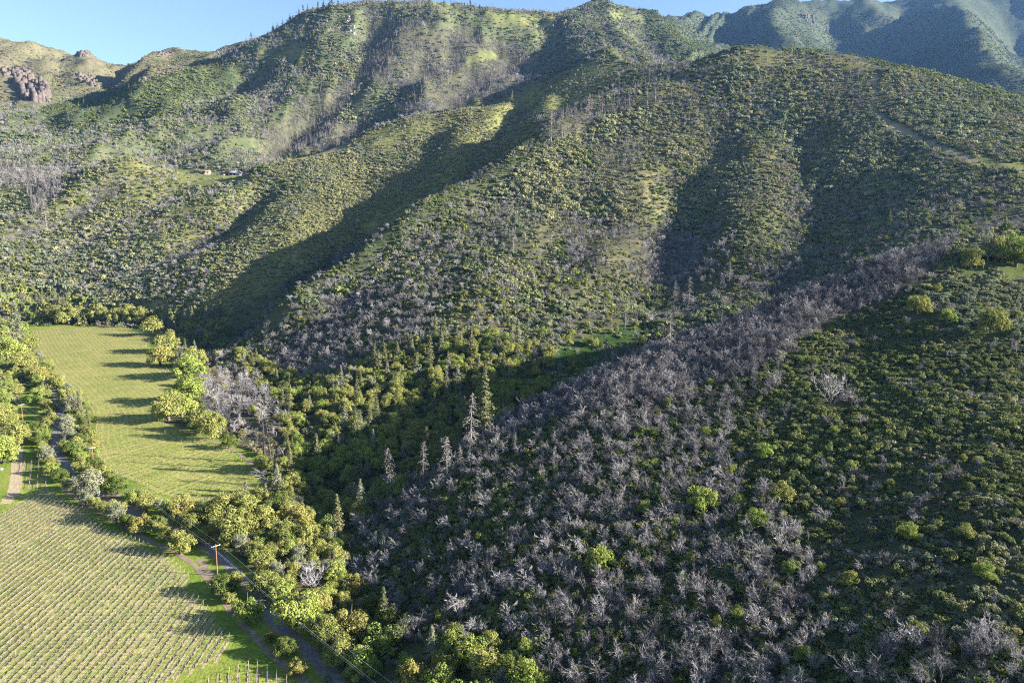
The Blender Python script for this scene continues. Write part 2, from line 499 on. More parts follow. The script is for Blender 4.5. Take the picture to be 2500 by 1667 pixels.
M['endpost'] = plain_mat('timber_post', (.22, .15, .10), (.32, .24, .17))
M['asphalt'] = plain_mat('asphalt', (.130, .122, .115), (.200, .185, .170), .92, .8)
M['track'] = plain_mat('track_dirt', (.150, .115, .075), (.250, .190, .130), .95, .7)
M['polewood'] = plain_mat('pole_wood', (.200, .095, .050), (.270, .140, .080))
M['palewood'] = plain_mat('crossarm_wood', (.48, .42, .35), (.60, .54, .46))
M['wire'] = plain_mat('wire_metal', (.55, .55, .55), None, .45, spec=.5)
M['glass'] = plain_mat('window_glass', (.02, .025, .03), None, .15, spec=.6)
M['stucco'] = plain_mat('stucco', (.15, .125, .10), (.19, .16, .13))
M['greywall'] = plain_mat('grey_boards', (.20, .22, .25), (.26, .28, .31))
M['rooftile'] = plain_mat('roof_tile', (.17, .11, .08), (.25, .17, .13))
M['slate'] = plain_mat('grey_roof', (.13, .13, .15), (.18, .18, .20))
M['rock'] = plain_mat('rock', (.14, .12, .11), (.26, .23, .21), .95, .6)

# ------------------------------------------------------------------ land cover, drawn on the survey picture
RW, RH, RS, RU0, RV0 = 1050, 560, 4.0, -900.0, -220.0     # raster covers u -900..3300, v -220..2020
ZONE = np.zeros((RH, RW), np.int8)
ZN = ['D', 'E', 'F', 'SNAG', 'HGRASS', 'C', 'KNOLL', 'RAV', 'B_UP', 'B_LOW', 'B_DEAD', 'RIP', 'RIPDEAD', 'MEADOW', 'A_DEAD', 'A_CREST', 'A_CHAP', 'A_RIGHT', 'GRASS', 'FIELD', 'CLIFF', 'DIRT', 'DARKD', 'RIPLEFT']
ZI = {n: i for i, n in enumerate(ZN)}
_ru, _rv = np.meshgrid(RU0 + (np.arange(RW) + .5) * RS, RV0 + (np.arange(RH) + .5) * RS)
_wu = _ru + 26 * (fbm(_ru / 60, _rv / 60, 31, 3) - .5); _wv = _rv + 18 * (fbm(_ru / 60, _rv / 60, 41, 3) - .5)
CREST_A = [(850,1300),(920,1262),(1000,1190),(1130,1095),(1300,988),(1450,922),(1600,860),(1740,808),(1950,720),(2130,645),(2330,592)]
FIELD_FAR = [(78,808),(150,800),(300,800),(383,818),(356,845),(372,880),(402,897),(436,930),(425,962),(385,1005),(390,1036),(440,1056),(500,1080),(560,1103),(600,1135),(632,1190),(622,1209),(560,1222),(494,1228),(420,1216),(387,1205),(333,1178),(264,1150),(236,1110),(232,1080),(236,1040),(224,1000),(180,950),(130,905),(98,856)]
FIELD_NEAR = [(-500,1330),(0,1262),(38,1214),(48,1168),(108,1168),(118,1196),(165,1228),(207,1248),(245,1284),(337,1322),(406,1358),(462,1409),(452,1434),(496,1473),(566,1561),(536,1614),(459,1648),(360,1700),(200,1800),(-500,1800)]
FIELD_SMALL = [(470,1690),(559,1643),(620,1622),(666,1641),(712,1666),(740,1700),(600,1760)]
for nm, pl, soft in [
 ('E', [(-900,-220),(620,-220),(600,98),(480,160),(300,213),(100,258),(-900,262)], 0),
 ('CLIFF', [(20,168),(60,172),(100,200),(122,225),(122,256),(60,256),(30,225),(5,200)], 1),
 ('F', [(1590,-220),(3300,-220),(3300,400),(2500,262),(2330,203),(2150,163),(1900,132),(1830,124),(1700,165),(1640,150),(1600,110),(1570,60)], 0),
 ('DARKD', [(90,262),(300,216),(480,165),(560,140),(600,180),(560,230),(470,250),(400,290),(250,300),(120,330)], 1),
 ('SNAG', [(890,55),(1060,45),(1200,90),(1330,140),(1300,190),(1150,190),(1080,235),(950,225),(880,190),(740,240),(640,330),(730,330),(840,280),(900,160)], 1),
 ('SNAG', [(970,262),(1080,215),(1200,165),(1340,165),(1290,215),(1200,245),(1100,265),(1000,288)], 1),
 ('SNAG', [(620,350),(740,300),(900,300),(905,325),(800,366),(720,388),(640,400)], 1),
 ('SNAG', [(0,400),(90,395),(160,430),(180,470),(120,520),(0,540),(-200,520)], 1),
 ('HGRASS', [(690,108),(735,110),(755,150),(740,168),(700,150)], 1),
 ('HGRASS', [(615,125),(690,128),(700,145),(640,150)], 1),
 ('HGRASS', [(1040,-10),(1090,5),(1140,40),(1080,30)], 1),
 ('HGRASS', [(1160,28),(1360,40),(1330,62),(1230,60)], 1),
 ('HGRASS', [(1480,12),(1580,52),(1540,58),(1500,40)], 1),
 ('HGRASS', [(1130,130),(1200,125),(1230,145),(1150,160)], 1),
 ('HGRASS', [(0,460),(60,480),(90,560),(0,600),(-300,560)], 1),
 ('C', [(560,560),(640,415),(720,388),(800,368),(900,325),(1000,292),(1100,268),(1200,247),(1290,217),(1370,178),(1430,150),(1560,163),(1480,210),(1400,268),(1290,350),(1180,412),(1050,492),(900,580),(760,665),(640,748),(560,800),(480,720)], 0),
 ('KNOLL', [(100,520),(180,440),(240,395),(290,380),(420,408),(600,438),(640,415),(560,560),(500,720),(420,780),(250,750),(150,690),(-900,700),(-900,560)], 1),
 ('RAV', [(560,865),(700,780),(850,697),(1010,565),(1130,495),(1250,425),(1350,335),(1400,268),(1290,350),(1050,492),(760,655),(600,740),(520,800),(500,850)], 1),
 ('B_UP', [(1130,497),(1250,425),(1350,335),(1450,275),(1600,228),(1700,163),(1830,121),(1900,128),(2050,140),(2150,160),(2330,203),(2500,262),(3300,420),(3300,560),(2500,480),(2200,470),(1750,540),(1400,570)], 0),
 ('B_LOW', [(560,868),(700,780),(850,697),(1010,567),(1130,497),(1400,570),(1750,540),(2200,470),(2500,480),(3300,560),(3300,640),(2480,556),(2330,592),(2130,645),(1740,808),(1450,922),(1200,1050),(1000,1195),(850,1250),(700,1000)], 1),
 ('B_DEAD', [(640,820),(800,730),(1000,690),(1070,770),(1020,870),(900,890),(760,920),(650,900)], 1),
 ('SNAG', [(1320,300),(1450,250),(1620,225),(1640,250),(1480,290),(1350,345)], 1),
 ('B_DEAD', [(1350,520),(1600,560),(1800,600),(2000,640),(1800,740),(1550,690),(1400,640)], 1),
 ('RIP', [(-900,690),(0,690),(150,712),(260,742),(400,768),(540,788),(600,870),(700,910),(800,940),(920,870),(1000,840),(1200,815),(1350,860),(1340,970),(1200,1050),(1130,1098),(1000,1195),(920,1265),(850,1300),(830,1370),(860,1440),(950,1510),(1000,1560),(1300,1605),(1330,1700),(1330,2020),(-900,2020)], 0),
 ('RIPDEAD', [(470,890),(560,880),(660,970),(700,1060),(690,1130),(640,1120),(560,1060),(490,1000)], 1),
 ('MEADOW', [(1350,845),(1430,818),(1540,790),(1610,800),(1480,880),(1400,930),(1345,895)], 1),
 ('A_DEAD', CREST_A + [(2250,690),(2100,760),(1950,830),(1900,960),(1800,1010),(1760,1130),(1950,1250),(2010,1560),(2010,2020),(1330,2020),(1300,1600),(1000,1560),(950,1510),(860,1440),(830,1370)], 1),
 ('A_CHAP', [(2330,592),(2250,690),(2100,760),(1950,830),(1900,960),(1800,1010),(1760,1130),(1950,1250),(2010,1560),(2010,2020),(3300,2020),(3300,640),(2500,556)], 0),
 ('A_DEAD', [(2150,1560),(2500,1580),(2500,1700),(2100,1700)], 1),
 ('A_CREST', [(1130,1095),(1300,988),(1450,922),(1600,860),(1740,808),(1950,720),(2130,645),(2330,592),(2250,690),(2100,760),(1950,830),(1800,930),(1600,980),(1400,1015),(1250,1065)], 1),
 ('A_RIGHT', [(2330,595),(2500,556),(3300,600),(3300,950),(2500,860),(2330,800),(2230,720)], 1),
 ('GRASS', [(-900,2020),(890,2020),(830,1667),(760,1580),(690,1515),(620,1430),(560,1370),(520,1330),(450,1290),(300,1245),(245,1215),(230,1150),(228,1090),(215,1000),(170,950),(120,905),(90,860),(60,820),(70,798),(150,792),(390,806),(420,830),(415,880),(450,930),(445,970),(405,1010),(400,1030),(520,1066),(620,1105),(655,1185),(650,1215),(560,1245),(500,1260),(520,1310),(620,1400),(700,1500),(770,1560),(850,1667),(890,2020)], 0),
 ('GRASS', [(-900,2020),(880,2020),(840,1667),(690,1520),(600,1400),(540,1340),(450,1290),(300,1240),(200,1175),(165,1100),(165,1020),(140,960),(110,900),(60,840),(40,800),(-900,800)], 0),
 ('RIPLEFT', [(-900,790),(60,800),(90,900),(60,960),(20,1000),(15,1100),(-60,1130),(-900,1200)], 0),
 ('FIELD', FIELD_FAR, 0), ('FIELD', FIELD_NEAR, 0), ('FIELD', FIELD_SMALL, 0),
 ('DIRT', [(2132,180),(2146,182),(2140,262),(2190,305),(2260,342),(2400,394),(2520,428),(2520,436),(2380,402),(2240,354),(2155,306),(2124,260)], 1),
 ('DIRT', [(668,384),(760,371),(845,354),(850,362),(770,383),(676,398)], 0),
 ('HGRASS', [(440,410),(600,420),(620,440),(560,455),(470,450),(430,430)], 0),
 ('HGRASS', [(2380,380),(2520,400),(2520,425),(2400,405)], 1),
]:
    mk = inside(pl, _wu, _wv) if soft else inside(pl, _ru, _rv)
    ZONE[mk] = ZI[nm]
def zone_at(x, y, z):
    u, v, d = project(x, y, z)
    i = np.clip(((v - RV0) / RS).astype(int), 0, RH - 1); j = np.clip(((u - RU0) / RS).astype(int), 0, RW - 1)
    zz = ZONE[i, j].copy()
    beh = (np.asarray(y) < 40)
    zz[beh] = np.where(np.asarray(x)[beh] > 30, ZI['A_CHAP'], ZI['GRASS'])
    r = np.hypot(x, y)
    # a zone seen at one depth never reaches another hill
    near_only = np.isin(zz, [ZI[k] for k in ('A_DEAD', 'A_CREST', 'A_CHAP', 'A_RIGHT')]) & (r > 420)
    zz[near_only] = ZI['B_LOW']
    mid_only = np.isin(zz, [ZI[k] for k in ('B_UP', 'B_LOW', 'B_DEAD', 'DIRT')]) & (r > 1200)
    zz[mid_only] = ZI['F']
    return zz, u, v, d

# ground cover colours per zone: (base, second)
ZC = {'D': ((.075,.092,.045),(.130,.130,.068)), 'E': ((.125,.100,.075),(.160,.145,.070)), 'F': ((.048,.062,.042),(.085,.088,.058)), 'SNAG': ((.095,.090,.055),(.140,.125,.080)),  # F: cover darkened, shade of its left-facing slopes painted in
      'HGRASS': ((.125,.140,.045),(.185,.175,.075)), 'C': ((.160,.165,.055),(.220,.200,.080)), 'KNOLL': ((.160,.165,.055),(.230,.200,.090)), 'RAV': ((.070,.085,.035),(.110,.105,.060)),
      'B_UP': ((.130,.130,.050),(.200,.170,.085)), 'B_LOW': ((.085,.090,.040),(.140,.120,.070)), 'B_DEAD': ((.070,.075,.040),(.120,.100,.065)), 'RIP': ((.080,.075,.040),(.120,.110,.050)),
      'RIPDEAD': ((.120,.105,.065),(.165,.145,.095)), 'MEADOW': ((.034,.068,.018),(.055,.080,.024)), 'A_DEAD': ((.050,.052,.030),(.095,.080,.055)), 'A_CREST': ((.075,.065,.055),(.110,.092,.075)),  # MEADOW: grass darkened, its shade is painted into the colour
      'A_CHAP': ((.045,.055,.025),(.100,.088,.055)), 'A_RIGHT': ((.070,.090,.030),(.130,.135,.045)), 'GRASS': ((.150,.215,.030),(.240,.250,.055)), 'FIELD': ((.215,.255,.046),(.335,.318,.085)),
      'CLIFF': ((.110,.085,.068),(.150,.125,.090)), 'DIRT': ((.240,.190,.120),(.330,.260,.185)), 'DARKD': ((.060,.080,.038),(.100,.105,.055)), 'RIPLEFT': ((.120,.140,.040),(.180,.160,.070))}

# ------------------------------------------------------------------ the ground sheet
nr, nt_ = GX.shape
V = np.stack([GX, GY, GZ], -1).reshape(-1, 3)
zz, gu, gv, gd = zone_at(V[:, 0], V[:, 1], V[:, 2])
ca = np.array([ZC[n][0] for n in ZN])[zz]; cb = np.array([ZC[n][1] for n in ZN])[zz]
def blur_grid(c):
    c = c.reshape(nr, nt_, 3)
    p = np.pad(c, ((1, 1), (1, 1), (0, 0)), 'edge')
    return ((p[:-2, 1:-1] + p[2:, 1:-1] + p[1:-1, :-2] + p[1:-1, 2:] + 2 * c) / 6).reshape(-1, 3)
ca, cb = blur_grid(ca), blur_grid(cb)
idx = np.arange(nr * nt_).reshape(nr, nt_)
nx = np.roll(idx, -1, 1)
F = np.stack([idx[:-1], nx[:-1], nx[1:], idx[1:]], -1).reshape(-1, 4)
V2 = np.concatenate([V, V[:nt_] * [.02, .02, 1]])
ri = len(V) + np.arange(nt_)
F = np.concatenate([F, np.stack([ri, np.roll(ri, -1), nx[0], idx[0]], 1)])
me = mesh_np('ground', V2, F, smooth=True)
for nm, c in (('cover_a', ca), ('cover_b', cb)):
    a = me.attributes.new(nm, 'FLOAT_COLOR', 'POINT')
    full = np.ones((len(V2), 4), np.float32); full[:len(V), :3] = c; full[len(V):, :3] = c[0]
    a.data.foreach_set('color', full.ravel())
m, nt, out = new_mat('ground_cover')
A = nt.nodes.new('ShaderNodeAttribute'); A.attribute_name = 'cover_a'
B = nt.nodes.new('ShaderNodeAttribute'); B.attribute_name = 'cover_b'
tc = nt.nodes.new('ShaderNodeTexCoord')
def nz(scale, det=4, lo=.35, hi=.65):
    n = nt.nodes.new('ShaderNodeTexNoise'); n.inputs['Scale'].default_value = scale; n.inputs['Detail'].default_value = det
    nt.links.new(tc.outputs['Object'], n.inputs['Vector'])
    r = nt.nodes.new('ShaderNodeMapRange'); r.inputs[1].default_value = lo; r.inputs[2].default_value = hi
    nt.links.new(n.outputs['Fac'], r.inputs[0]); return r.outputs[0]
c = mixrgb(nt, nz(.06, 6), A.outputs['Color'], B.outputs['Color'])
c2 = mixrgb(nt, nz(.9, 5), mixrgb(nt, .38, c, (.030, .034, .014)), c)
c3 = mixrgb(nt, nz(.012, 3), c2, mixrgb(nt, 1.0, c2, (.86, .93, .85), 'MULTIPLY'))
bs = nt.nodes.new('ShaderNodeBsdfDiffuse'); nt.links.new(c3, bs.inputs['Color'])
bm_ = nt.nodes.new('ShaderNodeBump'); bm_.inputs['Strength'].default_value = .6; bm_.inputs['Distance'].default_value = .35
nn = nt.nodes.new('ShaderNodeTexNoise'); nn.inputs['Scale'].default_value = 1.4; nn.inputs['Detail'].default_value = 6
nt.links.new(tc.outputs['Object'], nn.inputs['Vector']); nt.links.new(nn.outputs['Fac'], bm_.inputs['Height']); nt.links.new(bm_.outputs[0], bs.inputs['Normal'])
nt.links.new(bs.outputs[0], out.inputs['Surface'])
me.materials.append(m)
ground_ob = tag(obj('ground', me), kind='structure')

# ------------------------------------------------------------------ foliage and wood shapes
def quads_at(P, N, size, rng, asp=1.0):
    n = len(P)
    N = N / (np.linalg.norm(N, axis=1, keepdims=True) + 1e-9)
    a = rng.normal(size=(n, 3)); t = np.cross(N, a); t /= np.linalg.norm(t, axis=1, keepdims=True) + 1e-9
    b = np.cross(N, t)
    s = (size * rng.uniform(.6, 1.35, n))[:, None]
    V = np.stack([P - t * s, P - b * s * asp * .7, P + t * s, P + b * s * asp * .7], 1).reshape(-1, 3)
    return V, np.arange(4 * n).reshape(n, 4)
def leafy(name, mat, seed, n, size, W, H, z0, blobs, squash=.8, gap=.0):
    """crown of leaf clumps filling a W wide, H tall volume from z0 up"""
    rng = np.random.default_rng(seed)
    th = rng.uniform(0, 2 * np.pi, blobs); ph = rng.uniform(-.5, 1.0, blobs)
    rad = rng.uniform(.25, .78, blobs); sx_, sy_ = rng.uniform(.8, 1.15, 2); lop = rng.normal(scale=.10, size=2)
    bx = np.cos(th) * np.sqrt(np.clip(1 - ph ** 2, .1, 1)) * rad; by = np.sin(th) * np.sqrt(np.clip(1 - ph ** 2, .1, 1)) * rad; bz = ph * rad
    br = rng.uniform(.14, .36, blobs) if blobs > 12 else rng.uniform(.22, .42, blobs)
    pick = rng.integers(0, blobs, n)
    d = rng.normal(size=(n, 3)); d[:, 2] = np.abs(d[:, 2]) * 1.0 - .35; d /= np.linalg.norm(d, axis=1, keepdims=True)
    rr = br[pick] * rng.uniform(.72, 1.06, n)
    P = np.stack([bx[pick], by[pick], bz[pick]], 1) + d * rr[:, None]
    P[:, 0] = (P[:, 0] * sx_ + lop[0] * P[:, 2]) * W / 2; P[:, 1] = (P[:, 1] * sy_ + lop[1] * P[:, 2]) * W / 2
    P[:, 2] = z0 + (P[:, 2] + .30) / 1.3 * H * squash
    V, F = quads_at(P, d + rng.normal(scale=.38, size=(n, 3)), size, rng)
    tone = rng.uniform(0, 1, blobs) ** 1.6
    lv = np.clip(tone[pick] * .75 + rng.uniform(-.15, .3, n), 0, 1)
    return mesh_np(name, V, F, [mat], attr={'lv': np.repeat(lv, 4)})
def tube(pts, rads, sides=3):
    pts = np.asarray(pts, float); n = len(pts)
    dr = np.gradient(pts, axis=0); dr /= np.linalg.norm(dr, axis=1, keepdims=True) + 1e-9
    ref = np.where(np.abs(dr[:, 2:3]) > .9, np.array([[1., 0, 0]]), np.array([[0, 0, 1.]]))
    a = np.cross(dr, ref); a /= np.linalg.norm(a, axis=1, keepdims=True) + 1e-9
    b = np.cross(dr, a)
    ang = np.arange(sides) / sides * 2 * np.pi
    V = pts[:, None] + (a[:, None] * np.cos(ang)[None, :, None] + b[:, None] * np.sin(ang)[None, :, None]) * np.asarray(rads)[:, None, None]
    i = np.arange(n * sides).reshape(n, sides); j = np.roll(i, -1, 1)
    F = np.stack([i[:-1], j[:-1], j[1:], i[1:]], -1).reshape(-1, 4)
    return V.reshape(-1, 3), F
class Geo:
    def __init__(s): s.V = []; s.F = []; s.n = 0
    def add(s, V, F): s.V.append(V); s.F.append(np.asarray(F) + s.n); s.n += len(V)
    def box(s, x0, x1, y0, y1, z0, z1):
        V = np.array([(x, y, z) for z in (z0, z1) for y in (y0, y1) for x in (x0, x1)], float)
        s.add(V, [(0, 2, 3, 1), (4, 5, 7, 6), (0, 1, 5, 4), (2, 6, 7, 3), (0, 4, 6, 2), (1, 3, 7, 5)])
    def mesh(s, name, mats, smooth=False): return mesh_np(name, np.concatenate(s.V), np.concatenate(s.F), mats, smooth)
def curve_pts(p, d, L, n, rng, wob=.12, bend=(0, 0, 0)):
    pts = [np.array(p, float)]; d = np.array(d, float); d /= np.linalg.norm(d)
    for k in range(n):
        d = d + rng.normal(scale=wob, size=3) + np.array(bend) / n; d /= np.linalg.norm(d)
        pts.append(pts[-1] + d * L / n)
    return np.array(pts), d
def oak_trunk(name, seed, H):
    rng = np.random.default_rng(seed); g = Geo()
    pts, d = curve_pts((0, 0, -.6), (rng.normal() * .1, rng.normal() * .1, 1), H * .45 + .6, 4, rng, .08)
    g.add(*tube(pts, np.linspace(.34, .2, 5), 6))
    for k in range(6):
        a = k / 6 * 6.28 + rng.uniform(0, .6)
        q, _ = curve_pts(pts[-1 - (k % 2)], (math.cos(a), math.sin(a), rng.uniform(.5, 1.2)), H * rng.uniform(.3, .45), 4, rng, .15)
        g.add(*tube(q, np.linspace(.15, .03, 5), 4))
    return g.mesh(name, [M['bark']], True)
def dead_tree(seed, H, stems, lean, twigs, spread=.5, tw=.03):
    """bare multi-stemmed tree: returns trunk mesh, twig mesh"""
    rng = np.random.default_rng(seed); g = Geo(); t = Geo()
    br = []
    for k in range(stems):
        a = rng.uniform(0, 6.28); sp = rng.uniform(.1, spread)
        L = H * rng.uniform(.65, 1.05)
        pts, d = curve_pts((rng.normal() * .15, rng.normal() * .15, -.4), (math.cos(a) * sp + lean * .5, math.sin(a) * sp, 1), L, 6, rng, .10, (lean * 1.0, 0, -.25 * abs(lean)))
        r0 = rng.uniform(.04, .075) * H / 6
        g.add(*tube(pts, np.linspace(r0, .02, 7), 4))
        br.append(pts)
        for j in range(7):
            f = rng.uniform(.35, .95) * 6; i = int(f)
            p = pts[i] + (pts[min(i + 1, 6)] - pts[i]) * (f - i)
            aa = rng.uniform(0, 6.28)
            dd = (pts[min(i + 1, 6)] - pts[i]); dd = dd / np.linalg.norm(dd)
            dd = dd * .8 + np.array([math.cos(aa), math.sin(aa), .25]) * .75
            q, _ = curve_pts(p, dd, L * rng.uniform(.22, .42), 4, rng, .16, (lean * .6, 0, -.3))
            g.add(*tube(q, np.linspace(r0 * .45, .012, 5), 3))
            br.append(q)
    for k in range(twigs):
        b = br[rng.integers(0, len(br))]; f = rng.uniform(.35, 1) * (len(b) - 1); i = min(int(f), len(b) - 2)
        p = b[i] + (b[i + 1] - b[i]) * (f - i)
        dd = (b[i + 1] - b[i]); dd = dd / np.linalg.norm(dd) + rng.normal(scale=.42, size=3) + np.array([lean * .3, 0, .22])
        dd /= np.linalg.norm(dd); L = rng.uniform(.5, 1.25) * H / 6
        side = np.cross(dd, rng.normal(size=3)); side /= np.linalg.norm(side); w = tw * rng.uniform(.6, 1.4)
        mid_ = p + dd * L * .5 + rng.normal(scale=.06, size=3)
        tip = p + dd * L + rng.normal(scale=.12, size=3) - np.array([0, 0, .12 * L])
        t.add(np.array([p - side * w, p + side * w, mid_ + side * w * .8, mid_ - side * w * .8, tip + side * w * .25, tip - side * w * .25]), [(0, 1, 2, 3), (3, 2, 4, 5)])
    return g, t
def snag(seed, H, n, drop=.35, tw=.05):
    """dead conifer: straight stem, short drooping bare limbs"""
    rng = np.random.default_rng(seed); g = Geo(); t = Geo()
    pts, _ = curve_pts((0, 0, -.6), (rng.normal() * .04, rng.normal() * .04, 1), H, 7, rng, .02)
    g.add(*tube(pts, np.linspace(.022 * H, .02, 8), 6))
    for k in range(n):
        f = rng.uniform(.14, .99); z = f * 7; i = min(int(z), 6)
        p = pts[i] + (pts[i + 1] - pts[i]) * (z - i)
        L = H * .25 * (1.05 - f) ** .7 * rng.uniform(.45, 1.15); a = rng.uniform(0, 6.28)
        q, _ = curve_pts(p, (math.cos(a), math.sin(a), rng.uniform(-.25, .25)), L, 3, rng, .1, (0, 0, -drop))
        t.add(*tube(q, np.linspace(.006 * H * .6 + .02, .012, 4), 3))
        for j in range(7):
            fi = rng.uniform(.25, 1) * 3; ii = min(int(fi), 2); pp = q[ii] + (q[ii + 1] - q[ii]) * (fi - ii)
            dd = (q[ii + 1] - q[ii]); dd = dd / (np.linalg.norm(dd) + 1e-9) + rng.normal(scale=.6, size=3) + np.array([0, 0, -.35]); dd /= np.linalg.norm(dd)
            side = np.cross(dd, rng.normal(size=3)); side /= np.linalg.norm(side); w = tw
            tip = pp + dd * rng.uniform(.3, .75) * H / 14
            t.add(np.array([pp - side * w, pp + side * w, tip + side * w * .3, tip - side * w * .3]), [(0, 1, 2, 3)])
    return g, t
def conifer(seed, H, W, n, size, mat, droop=.3):
    rng = np.random.default_rng(seed); g = Geo()
    pts, _ = curve_pts((0, 0, -.6), (rng.normal() * .03, 0, 1), H, 6, rng, .02)
    g.add(*tube(pts, np.linspace(.02 * H, .03, 7), 6))
    nb = int(n / 14); P = []; N = []
    for k in range(nb):
        f = rng.uniform(.10, 1.0) ; a = rng.uniform(0, 6.28); L = W / 2 * (1.04 - f) ** .8 * rng.uniform(.6, 1.1)
        p = np.array([0, 0, f * H]); d = np.array([math.cos(a), math.sin(a), .12 - droop * (1 - f)])
        s = rng.uniform(.15, 1, 14)[:, None]
        q = p + d * s * L + rng.normal(scale=.10 * L + .05, size=(14, 3)) * [1, 1, .6]
        P.append(q); N.append(np.tile(d * .5 + [0, 0, .8], (14, 1)) + rng.normal(scale=.5, size=(14, 3)))
    P = np.concatenate(P); N = np.concatenate(N)
    V, F = quads_at(P, N, size, rng, .6)
    lv = np.repeat(np.clip(rng.uniform(0, .7, nb), 0, 1), 14)
    return g, mesh_np('needles', V, F, [mat], attr={'lv': np.repeat(lv, 4)})

# oak forms: (kind, trunk mesh, crown mesh, nominal height, nominal width)
FORMS = {}
def oak_form(kind, seed, W, H, n=6200, size=.155, blobs=44):
    return dict(kind=kind, h=H, w=W, parts=[('trunk', oak_trunk('oak_trunk', seed, H)), ('crown', leafy('oak_crown', M[kind], seed + 1, n, size, W, H * .82, H * .14, blobs))])
FORMS['olive'] = [oak_form('olive', 100 + i, 8, 7.5) for i in range(4)]
FORMS['bright'] = [oak_form('bright', 200 + i, 8, 7.8) for i in range(3)]
FORMS['dark'] = [oak_form('dark', 300 + i, 8, 7.5) for i in range(2)]
FORMS['ochre'] = [oak_form('ochre', 400 + i, 8, 7.5) for i in range(2)]
FORMS['grey'] = [oak_form('grey', 500 + i, 7, 8.5, 4200, .145, 34) for i in range(2)]
def tree_from(g, t, wood, h, w):
    return dict(h=h, w=w, parts=[('trunk', g.mesh('dead_trunk', [M[wood]], True)), ('twigs', t.mesh('dead_twigs', [M[wood]]))])
FORMS['dead'] = [tree_from(*dead_tree(600 + i, [6, 5, 7, 6, 5.5, 6, 4.5, 6.5, 7, 5, 6, 5.5][i], [2, 4, 3, 3, 2, 5, 3, 4, 2, 3, 1, 4][i], [-.4, -.25, -.55, -.1, -.35, -.05, -.65, -.2, -.2, -.1, -.3, .1][i], [520, 640, 600, 380, 480, 720, 520, 640, 320, 600, 260, 640][i], [.3, .5, .35, .25, .4, .5, .4, .45, .2, .35, .2, .5][i], .019), 'deadwood', 6, 5) for i in range(12)]
FORMS['deadup'] = [tree_from(*dead_tree(700 + i, 6, 4, [-.1, .1, -.2, .0][i], 420, .28), 'deadwood', 6, 3.5) for i in range(4)]
FORMS['deadround'] = [tree_from(*dead_tree(750 + i, 5, 8, 0, 800, 1.0), 'deadwood', 5, 6) for i in range(2)]
FORMS['snag'] = [tree_from(*snag(800 + i, 14, 95), 'snagwood', 14, 5) for i in range(4)]
FORMS['charred'] = [tree_from(*snag(850 + i, 16, 34, .2), 'char', 16, 3) for i in range(2)]
def con_form(seed, H, W, n, size, mat):
    g, c = conifer(seed, H, W, n, size, mat)
    return dict(h=H, w=W, parts=[('trunk', g.mesh('conifer_trunk', [M['bark']], True)), ('crown', c)])
FORMS['conifer'] = [con_form(900 + i, 15, 6.0, 2600, .30, M['needle']) for i in range(3)]
FORMS['pine'] = [con_form(930 + i, 12, 6.5, 2200, .28, M['grey']) for i in range(2)]
def shrub_mesh(mat, seed, n, size, W=2.0, H=1.5, blobs=7):
    return leafy('shrub', mat, seed, n, size, W, H, -.15, blobs, 1.0)
def shrub_form(mat, seed, n, size): return dict(h=1.5, w=2, parts=[('foliage', shrub_mesh(M[mat], seed, n, size))])
SHAPES = [(1.5, 1.3, 6), (2.0, 1.7, 8), (2.9, 1.5, 13), (3.8, 1.7, 18), (2.2, 2.2, 9), (4.8, 1.4, 22)]   # single bushes to merged mats: width, height, lobes
for mt in ('shrub_dark', 'shrub_olive', 'shrub_green', 'shrub_brown'):
    FORMS[mt] = [dict(h=1.5, w=2, parts=[('foliage', shrub_mesh(M[mt], 1000 + i, int(70 * w_ * (w_ + .6)), .14, w_, h_, b_))]) for i, (w_, h_, b_) in enumerate(SHAPES)]
    FORMS[mt + '_far'] = [dict(h=1.5, w=2, parts=[('foliage', shrub_mesh(M[mt], 1050 + i, int(22 * w_ * (w_ + .6)), .26, w_, h_, b_))]) for i, (w_, h_, b_) in enumerate(SHAPES)]
for kd in ('olive', 'bright', 'dark', 'ochre', 'grey'):
    FORMS[kd + '_far'] = [dict(h=7.5, w=8, parts=[('crown', leafy('oak_crown', M[kd], 1100 + i, 330, .62, 8, 7.2, -.2, 16))]) for i in range(2)]
def lo_dead(seed):
    g, t = dead_tree(seed, 6, 4, -.3, 150, .5, .065); g.add(np.concatenate(t.V), np.concatenate([f for f in t.F])); return dict(h=6, w=5, parts=[('twigs', g.mesh('dead_far', [M['deadwood']]))])
FORMS['dead_far'] = [lo_dead(1200 + i) for i in range(4)]
def lo_snag(seed):
    g, t = snag(seed, 14, 45, .3, .11); g.add(np.concatenate(t.V), np.concatenate([f for f in t.F])); return dict(h=14, w=5, parts=[('twigs', g.mesh('snag_far', [M['snagwood']]))])
FORMS['snag_far'] = [lo_snag(1250 + i) for i in range(3)]
def lo_con(seed):
    rng = np.random.default_rng(seed)
    g, c = conifer(seed, 15, 6, 420, .75, M['needle']); return dict(h=15, w=6, parts=[('crown', c)])
FORMS['conifer_far'] = [lo_con(1280 + i) for i in range(3)]
